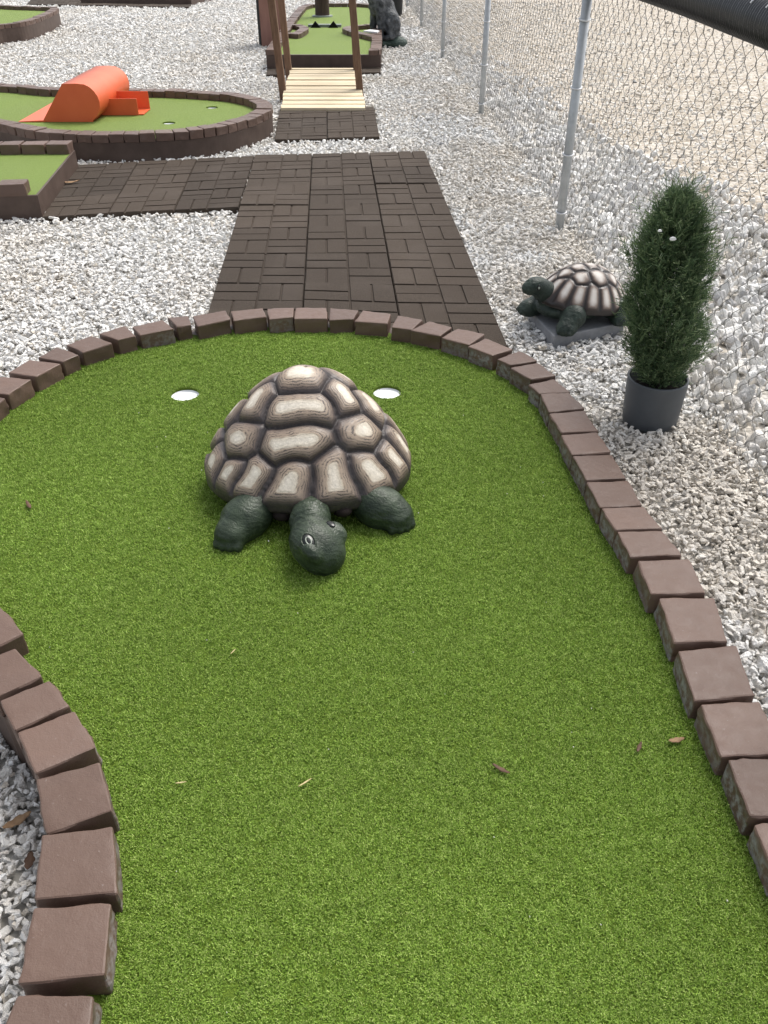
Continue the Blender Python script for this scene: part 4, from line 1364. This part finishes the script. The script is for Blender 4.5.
# pale plate lying on the curb beside it
wp = [at(366.5, 30.5, .232), at(379.5, 31.5, .232), at(379, 36.5, .232), at(374.5, 33.5, .232)]
wx, wy = at(373, 33, .229)[:2]
wt = MB().add([(wx-.13, wy+.10, .231), (wx+.055, wy-.05, .231), (wx+.085, wy+.12, .231), (wx-.04, wy+.26, .231), (wx-.13, wy+.10, .247), (wx+.055, wy-.05, .247), (wx+.085, wy+.12, .247), (wx-.04, wy+.26, .247)],
              [(0,3,2,1),(4,5,6,7),(0,1,5,4),(1,2,6,5),(2,3,7,6),(3,0,4,7)]).build('marker_plate', M['white'], None, loc=(wx, wy, .231))
tag(wt, 'flat white plate lying on the far curb in front of the dark statue', 'marker plate')
# second potted shrub far behind the statue
p2 = at(396.5, 17, 0)
potted_conifer((p2[0], p2[1]+.1), .115, .30, .6, .20, 'dark pot with a small shrub behind the seated statue', M['pot_black'], 9, 700, 'potted conifers')

# ================================================================== CHAIN-LINK FENCE
def fx(y): return 1.272-.0395*y          # the fence line
fence = thing('chain_link_fence', (fx(5), 5.0, 0), 'galvanised chain link fence with grey posts and black pipe along its top', 'fence')
POSTS = [1.45, 5.00, 8.47, 12.2, 15.8, 19.5]
for y in POSTS:
    x = fx(y)-.029
    mb = MB().tube([(x, y, -.2), (x+.001, y, 1.17)], .0255, 16)
    mb.build('post', M['steel'], fence, True)
    for zt in (.10, .42, .76, 1.08):
        pts = [(x+.030*math.cos(a), y+.030*math.sin(a), zt+.006*math.sin(a)) for a in np.linspace(0, 2*PI, 17)]
        MB().tube(pts, .0042, 6, False).build('tie', M['tie'], fence, True)
# fabric: every wire zigzags up the fence and hooks into its neighbours
hw = .0445; ztop = 1.235; zbot = -.01
nrow = int((ztop-zbot)/hw)
V = []; F = []
r0 = .00125
yw = .9; iw = 0; SUB = 4
ring4 = [(1, 0), (0, 1), (-1, 0), (0, -1)]
Vn = []; Fn = []; nb = 0
while yw < 21:
    ph = iw % 2
    pts = []
    for k in range(nrow*SUB+1):
        c_ = .5+.5*math.cos(PI*k/SUB)
        tri = abs(((k/SUB) % 2)-1)
        c_ = .45*c_+.55*tri
        c_ = c_ if ph == 0 else 1-c_
        yy = yw+hw*(c_*1.06-.03)
        xo = .0018*(1 if ph else -1)*math.cos(PI*k/SUB)
        sag = .004*math.sin(yy*1.7+k*.1)
        pts.append((fx(yy)+xo+sag*.6, yy+.0015*math.sin(k*.7+iw), ztop-k*hw/SUB))
    for k, p in enumerate(pts):
        for cx, cz in ring4:
            Vn.append((p[0]+r0*cx, p[1]+r0*.7*cz, p[2]+r0*.7*cz))
    for k in range(nrow*SUB):
        for c in range(4):
            a = nb+k*4+c; b = nb+k*4+(c+1) % 4
            Fn.append((a, b, b+4, a+4))
    nb += (nrow*SUB+1)*4
    yw += hw; iw += 1
mesh_obj('wire_mesh', np.array(Vn), np.array(Fn), M['wire'], fence)
def pz(y): return 1.262+float(np.interp(y, [1.2, 2.6, 3.2, 4.3, 5.5, 20], [1.245, 1.255, 1.266, 1.296, 1.29, 1.29]))-1.262
# black corrugated drain pipe slipped over the top edge
Vp = []; Fp = []; nk = 24
ys = list(np.arange(1.2, 5.2, .0036))+list(np.arange(5.2, 20.6, .08))
for i, y in enumerate(ys):
    rr_ = .070+(.0022*math.sin(2*PI*y/.0165) if y < 5.2 else 0)
    sag = .006*math.sin(y*2.3)
    for k in range(nk):
        a = 2*PI*k/nk
        Vp.append((fx(y)+.004+rr_*math.cos(a), y, pz(y)+sag+rr_*math.sin(a)))
i = np.arange(len(ys)-1)[:, None]*nk; j = np.arange(nk)[None, :]; j2 = (j+1) % nk
mesh_obj('pipe_cover', np.array(Vp), np.stack([i+j, i+j2, i+nk+j2, i+nk+j], -1).reshape(-1, 4), M['pipe'], fence, True)
for y in np.arange(2.45, 3.65, .115):  # pale raised slivers standing in for light caught in the pipe's slots
    a0 = math.radians(138)
    pts = [(fx(y)+.004+.0745*math.cos(a), y, pz(y)+.006*math.sin(y*2.3)+.0745*math.sin(a)) for a in np.linspace(a0-.13, a0+.13, 5)]
    MB().tube(pts, .0022, 6).build('pipe_slot_glint', M['slot_glint'], fence)

# ================================================================== GROUND
def sheet(name, pts, mat, z):
    vs = [(p[0], p[1], z) for p in pts]
    o = mesh_obj(name, vs, [tuple(range(len(vs)))], mat)
    tag(o, kind='structure')
    return o
def dip(x, y):
    f = np.clip((x+2.3)/.5, 0, 1)*np.clip((-.30-x)/.1, 0, 1)*np.clip((1.62-y)/.12, 0, 1)*np.clip((y+1.2)/.6, 0, 1)
    return .070*f*f*(3-2*f)
gxs = [-150, -60, -20, -8, -4, -3]+[round(-2.4+.1*k, 2) for k in range(25)]+[.6, 1.4, 4, 20, 60, 150]
gys = [-60, -20, -5, -2]+[round(-1.3+.1*k, 2) for k in range(31)]+[2.4, 4, 8, 16, 30, 80, 240]
gv = [(x, y, -.012-float(dip(x, y))) for y in gys for x in gxs]
nx_ = len(gxs)
gf = [(r_*nx_+c_, r_*nx_+c_+1, (r_+1)*nx_+c_+1, (r_+1)*nx_+c_) for r_ in range(len(gys)-1) for c_ in range(nx_-1)]
tag(mesh_obj('ground', gv, gf, M['ground']), kind='structure')
def lotx(y): return np.interp(y, [0, 2, 4, 5.5, 6.7, 8.5, 10.3, 14, 22], [3.2, 3.0, 2.6, 2.25, 2.05, 1.75, 1.52, 1.12, .85])
sheet('dirt_lot', [(float(lotx(y))-.12, y) for y in (22, 14, 10.3, 8.5, 6.7, 5.5, 4, 2, 0)]+[(3.4, -55), (149, -55), (149, 235), (.8, 235)], M['lot'], -.006)

sprotos = [stone_proto(i, mat=M['stone']) for i in range(9)]
rprotos = [stone_proto(40+i, 15, M['rock']) for i in range(9)]
NZ = lambda x, y, s, o: np.array([noise.noise(Vector((a*s, b*s, o))) for a, b in zip(x, y)])
def gravel():
    P = []; S = []
    for x0, x1, y0, y1, dens, size in ((-2.2, 1.3, .2, 2.6, 9000, .0215), (-3.3, 1.3, 2.6, 4.6, 5200, .0245), (-4.4, 1.2, 4.6, 7.4, 2700, .027), (-6.0, 1.1, 7.4, 10.5, 1500, .033), (-8.6, 1.0, 10.5, 14.5, 950, .040), (-11, .9, 14.5, 22, 560, .050)):
        n = int((x1-x0)*(y1-y0)*dens)
        p = np.column_stack([RNG.uniform(x0, x1, n), RNG.uniform(y0, y1, n)])
        keep = (p[:, 0] < fx(p[:, 1])+.08) & (np.abs(p[:, 0]) < .75+.62*p[:, 1])
        p = p[keep]
        P.append(p); S.append(size*RNG.lognormal(0, .28, len(p)))
    P = np.vstack(P); S = np.concatenate(S)
    keep = np.ones(len(P), bool)
    for e in EXCL:
        e = np.array(e)[:, :2]
        bb = (P[:, 0] > e[:, 0].min()) & (P[:, 0] < e[:, 0].max()) & (P[:, 1] > e[:, 1].min()) & (P[:, 1] < e[:, 1].max()) & keep
        ii = np.where(bb)[0]
        keep[ii[inside(e, P[ii])]] = False
    return P[keep], S[keep]
gp, gs = gravel()
n = len(gp)
ln = NZ(gp[:, 0], gp[:, 1], 1.1, 2.0)*.6+NZ(gp[:, 0], gp[:, 1], 3.7, 5.0)*.4
fence_d = np.clip(1-(fx(gp[:, 1])-gp[:, 0])/1.0, 0, 1)       # the strip by the fence is dustier
warm = np.clip(.10+.22*np.clip((gp[:, 0]-.55)/.3, 0, 1)*np.clip((3.2-gp[:, 1])/1.2, 0, 1)+.55*ln+.30*fence_d*(ln > -.15)+RNG.normal(0, .10, n), 0, .62)
warm = np.where(RNG.uniform(0, 1, n) < .07, RNG.uniform(.4, .8, n), warm)
hgt = RNG.uniform(-.008, .020, n)-dip(gp[:, 0], gp[:, 1])
ani = np.column_stack([RNG.uniform(.9, 1.3, n), RNG.uniform(.8, 1.1, n), RNG.uniform(.75, 1.1, n)])
scatter('gravel_chips', np.column_stack([gp, hgt]), np.column_stack([RNG.normal(0, .45, n), RNG.normal(0, .45, n), RNG.uniform(0, 2*PI, n)]),
        ani*gs[:, None], RNG.integers(0, 9, n), sprotos, M['stone'], {'tint': np.clip(RNG.beta(2.2, 1.5, n), 0, 1), 'warm': warm})

def riprap():
    P = []; S = []; Z = []
    for x0, x1, y0, y1, dens, size, zz in ((1.0, 3.3, .6, 6.5, 520, .062, .0), (1.0, 3.3, .6, 6.5, 300, .046, .028), (.5, 2.4, 6.5, 13, 330, .066, .0), (.4, 1.6, 13, 21, 220, .08, .0)):
        n = int((x1-x0)*(y1-y0)*dens)
        p = np.column_stack([RNG.uniform(x0, x1, n), RNG.uniform(y0, y1, n)])
        e = lotx(p[:, 1])+.22*NZ(p[:, 0], p[:, 1], 1.3, 7)+RNG.normal(0, .10, n)
        k = (p[:, 0] > fx(p[:, 1])+.045) & (p[:, 0] < e)
        P.append(p[k]); S.append(size*RNG.lognormal(0, .30, k.sum())); Z.append(np.full(k.sum(), zz)+RNG.uniform(-.01, .015, k.sum()))
    return np.vstack(P), np.concatenate(S), np.concatenate(Z)
rp, rs, rz = riprap()
n = len(rp)
warm = np.clip(.05+.35*NZ(rp[:, 0], rp[:, 1], 1.4, 1)+RNG.normal(0, .10, n), 0, .7)
scatter('loose_rocks', np.column_stack([rp, rz]), RNG.uniform(0, 2*PI, (n, 3))*np.array([.35, .35, 1]),
        np.column_stack([RNG.uniform(.9, 1.3, n), RNG.uniform(.85, 1.1, n), RNG.uniform(.85, 1.2, n)])*rs[:, None], RNG.integers(0, 9, n), rprotos, M['rock'],
        {'tint': np.clip(RNG.beta(1.5, 1.7, n), 0, 1), 'warm': warm})
# small stones strewn over the lot
n = 26000
yy = RNG.uniform(.8, 21, n); xx = lotx(yy)-.25+RNG.exponential(1.6, n)
scatter('lot_pebbles', np.column_stack([xx, yy, RNG.uniform(-.008, 0, n)]), np.column_stack([RNG.normal(0, .4, n), RNG.normal(0, .4, n), RNG.uniform(0, 2*PI, n)]),
        np.repeat((.022*RNG.lognormal(0, .35, n)*(1+.05*yy))[:, None], 3, 1), RNG.integers(0, 9, n), sprotos, M['stone'],
        {'tint': RNG.beta(2, 1.6, n), 'warm': np.clip(RNG.normal(.55, .25, n), 0, .95)})

# grit kicked onto the near green
n = 46
gx = np.column_stack([RNG.uniform(-.9, .8, n), RNG.uniform(.6, 2.9, n)])
gx = gx[inside(inner_loop, gx)]
n = len(gx)
scatter('grit', np.column_stack([gx, np.full(n, G+.008)]), RNG.uniform(0, 6.28, (n, 3)), np.repeat(RNG.uniform(.0025, .0060, n)[:, None], 3, 1), RNG.integers(0, 9, n), sprotos, M['stone'], {'tint': RNG.uniform(.4, 1, n), 'warm': RNG.uniform(0, .5, n)})

# ================================================================== LITTER
def leaf(px, py, z, L, W, ang, mat, label, cat='fallen leaf', name='fallen_leaf', curl=.35):
    c = at(px, py, z)
    a = math.radians(ang); ca, sa_ = math.cos(a), math.sin(a)
    vs = []; fs = []
    N = 8
    for k in range(N+1):
        t = k/N; w = W*math.sin(PI*min(1, t*.92+.04))**.8*(1 if k not in (3, 6) else .72)
        x = (t-.5)*L
        zz = curl*L*((t-.5)**2)
        for s in (-1, 0, 1):
            y = s*w/2
            vs.append((c[0]+x*ca-y*sa_, c[1]+x*sa_+y*ca, z+.002+zz+abs(s)*curl*W*.35))
    for k in range(N):
        for s in range(2):
            i = k*3+s; fs.append((i, i+1, i+4, i+3))
    nvt = len(vs)
    vs += [(x, y, q-.0012) for x, y, q in vs]
    fs += [tuple(i+nvt for i in f_[::-1]) for f_ in fs]
    edge = [k*3 for k in range(N+1)]+[k*3+2 for k in range(N, -1, -1)]
    fs += [(edge[i], edge[(i+1) % len(edge)], edge[(i+1) % len(edge)]+nvt, edge[i]+nvt) for i in range(len(edge))]
    fs = [f_[::-1] for f_ in fs]
    o = mesh_obj(name, vs, fs, mat, None, True, loc=c)
    return tag(o, label, cat)
GT = G+.009
leaf(676, 741, GT, .036, .014, 12, M['leaf'], 'tan curled dry leaf on the near green beside the right curb')
leaf(639, 748, GT, .030, .009, 60, M['darkleaf'], 'tiny dark brown leaf scrap on the near green left of the tan leaf')
leaf(29, 506, GT, .050, .012, -55, M['darkleaf'], 'dark brown dry leaf on the near green at the far left edge')
leaf(501, 770, GT, .040, .010, -35, M['darkleaf'], 'small dull brown leaf scrap in the middle of the near green')
leaf(305, 783, GT+.002, .032, .0035, 38, M['straw'], 'thin yellow straw blade lying on the near green', 'straw', 'straw_blade', .1)
leaf(181, 783, GT+.002, .022, .003, 10, M['straw'], 'short pale straw bit on the near green beside the left curb', 'straw', 'straw_blade', .1)
leaf(233, 652, GT+.002, .018, .003, 60, M['straw'], 'tiny straw bit on the near green below the big tortoise', 'straw', 'straw_blade', .1)
leaf(70, 183, PZ+.008, .13, .04, 14, M['leaf'], 'pale curled dry leaf on the rubber path beside the square ended green')
leaf(203, 152, .02, .17, .018, 28, M['straw'], 'pale dry twig leaning on the curb by the rubber path', 'twig', 'twig', .2)
leaf(18, 822, -.040, .060, .024, 40, M['leaf'], 'crumpled brown leaf on the gravel by the left curb')
leaf(30, 862, -.040, .040, .022, 100, M['darkleaf'], 'dark crumpled leaf against the base of the left curb')

# ================================================================== LIGHT, WORLD, CAMERA
ELEV, AZ = math.radians(58), math.radians(38)      # azimuth from +y towards +x
w = bpy.data.worlds.new('World'); SC.world = w; w.use_nodes = True
nt = w.node_tree
sky = nt.nodes.new('ShaderNodeTexSky'); sky.sky_type = 'NISHITA'; sky.sun_disc = False
sky.sun_elevation = ELEV; sky.sun_rotation = AZ; sky.air_density = 1.0; sky.dust_density = 4.0; sky.ozone_density = 1.0
hs = nt.nodes.new('ShaderNodeHueSaturation'); hs.inputs['Saturation'].default_value = .35
nt.links.new(sky.outputs[0], hs.inputs['Color'])
bg = nt.nodes['Background']; bg.inputs['Strength'].default_value = .13
nt.links.new(hs.outputs['Color'], bg.inputs['Color'])
sd_ = bpy.data.lights.new('sun', 'SUN'); sd_.energy = 1.4; sd_.angle = math.radians(28); sd_.color = (1, .96, .90)
so = bpy.data.objects.new('sun', sd_); COL.objects.link(so)
dirv = Vector((math.sin(AZ)*math.cos(ELEV), math.cos(AZ)*math.cos(ELEV), math.sin(ELEV)))
so.rotation_euler = dirv.to_track_quat('Z', 'Y').to_euler()
so.location = dirv*30

cd = bpy.data.cameras.new('camera'); co = bpy.data.objects.new('camera', cd); COL.objects.link(co)
co.location = (0, 0, CAMH); co.rotation_euler = (PI/2-PITCH, 0, 0)
cd.sensor_fit = 'VERTICAL'; cd.sensor_height = 24; cd.lens = FPX/1024*24
cd.clip_start = .02; cd.clip_end = 600
SC.camera = co
SC.view_settings.view_transform = 'Standard'; SC.view_settings.look = 'None'
SC.view_settings.gamma = 1; SC.view_settings.exposure = 0.92; SC.view_settings.use_curve_mapping = False
SC.render.resolution_x = 768; SC.render.resolution_y = 1024
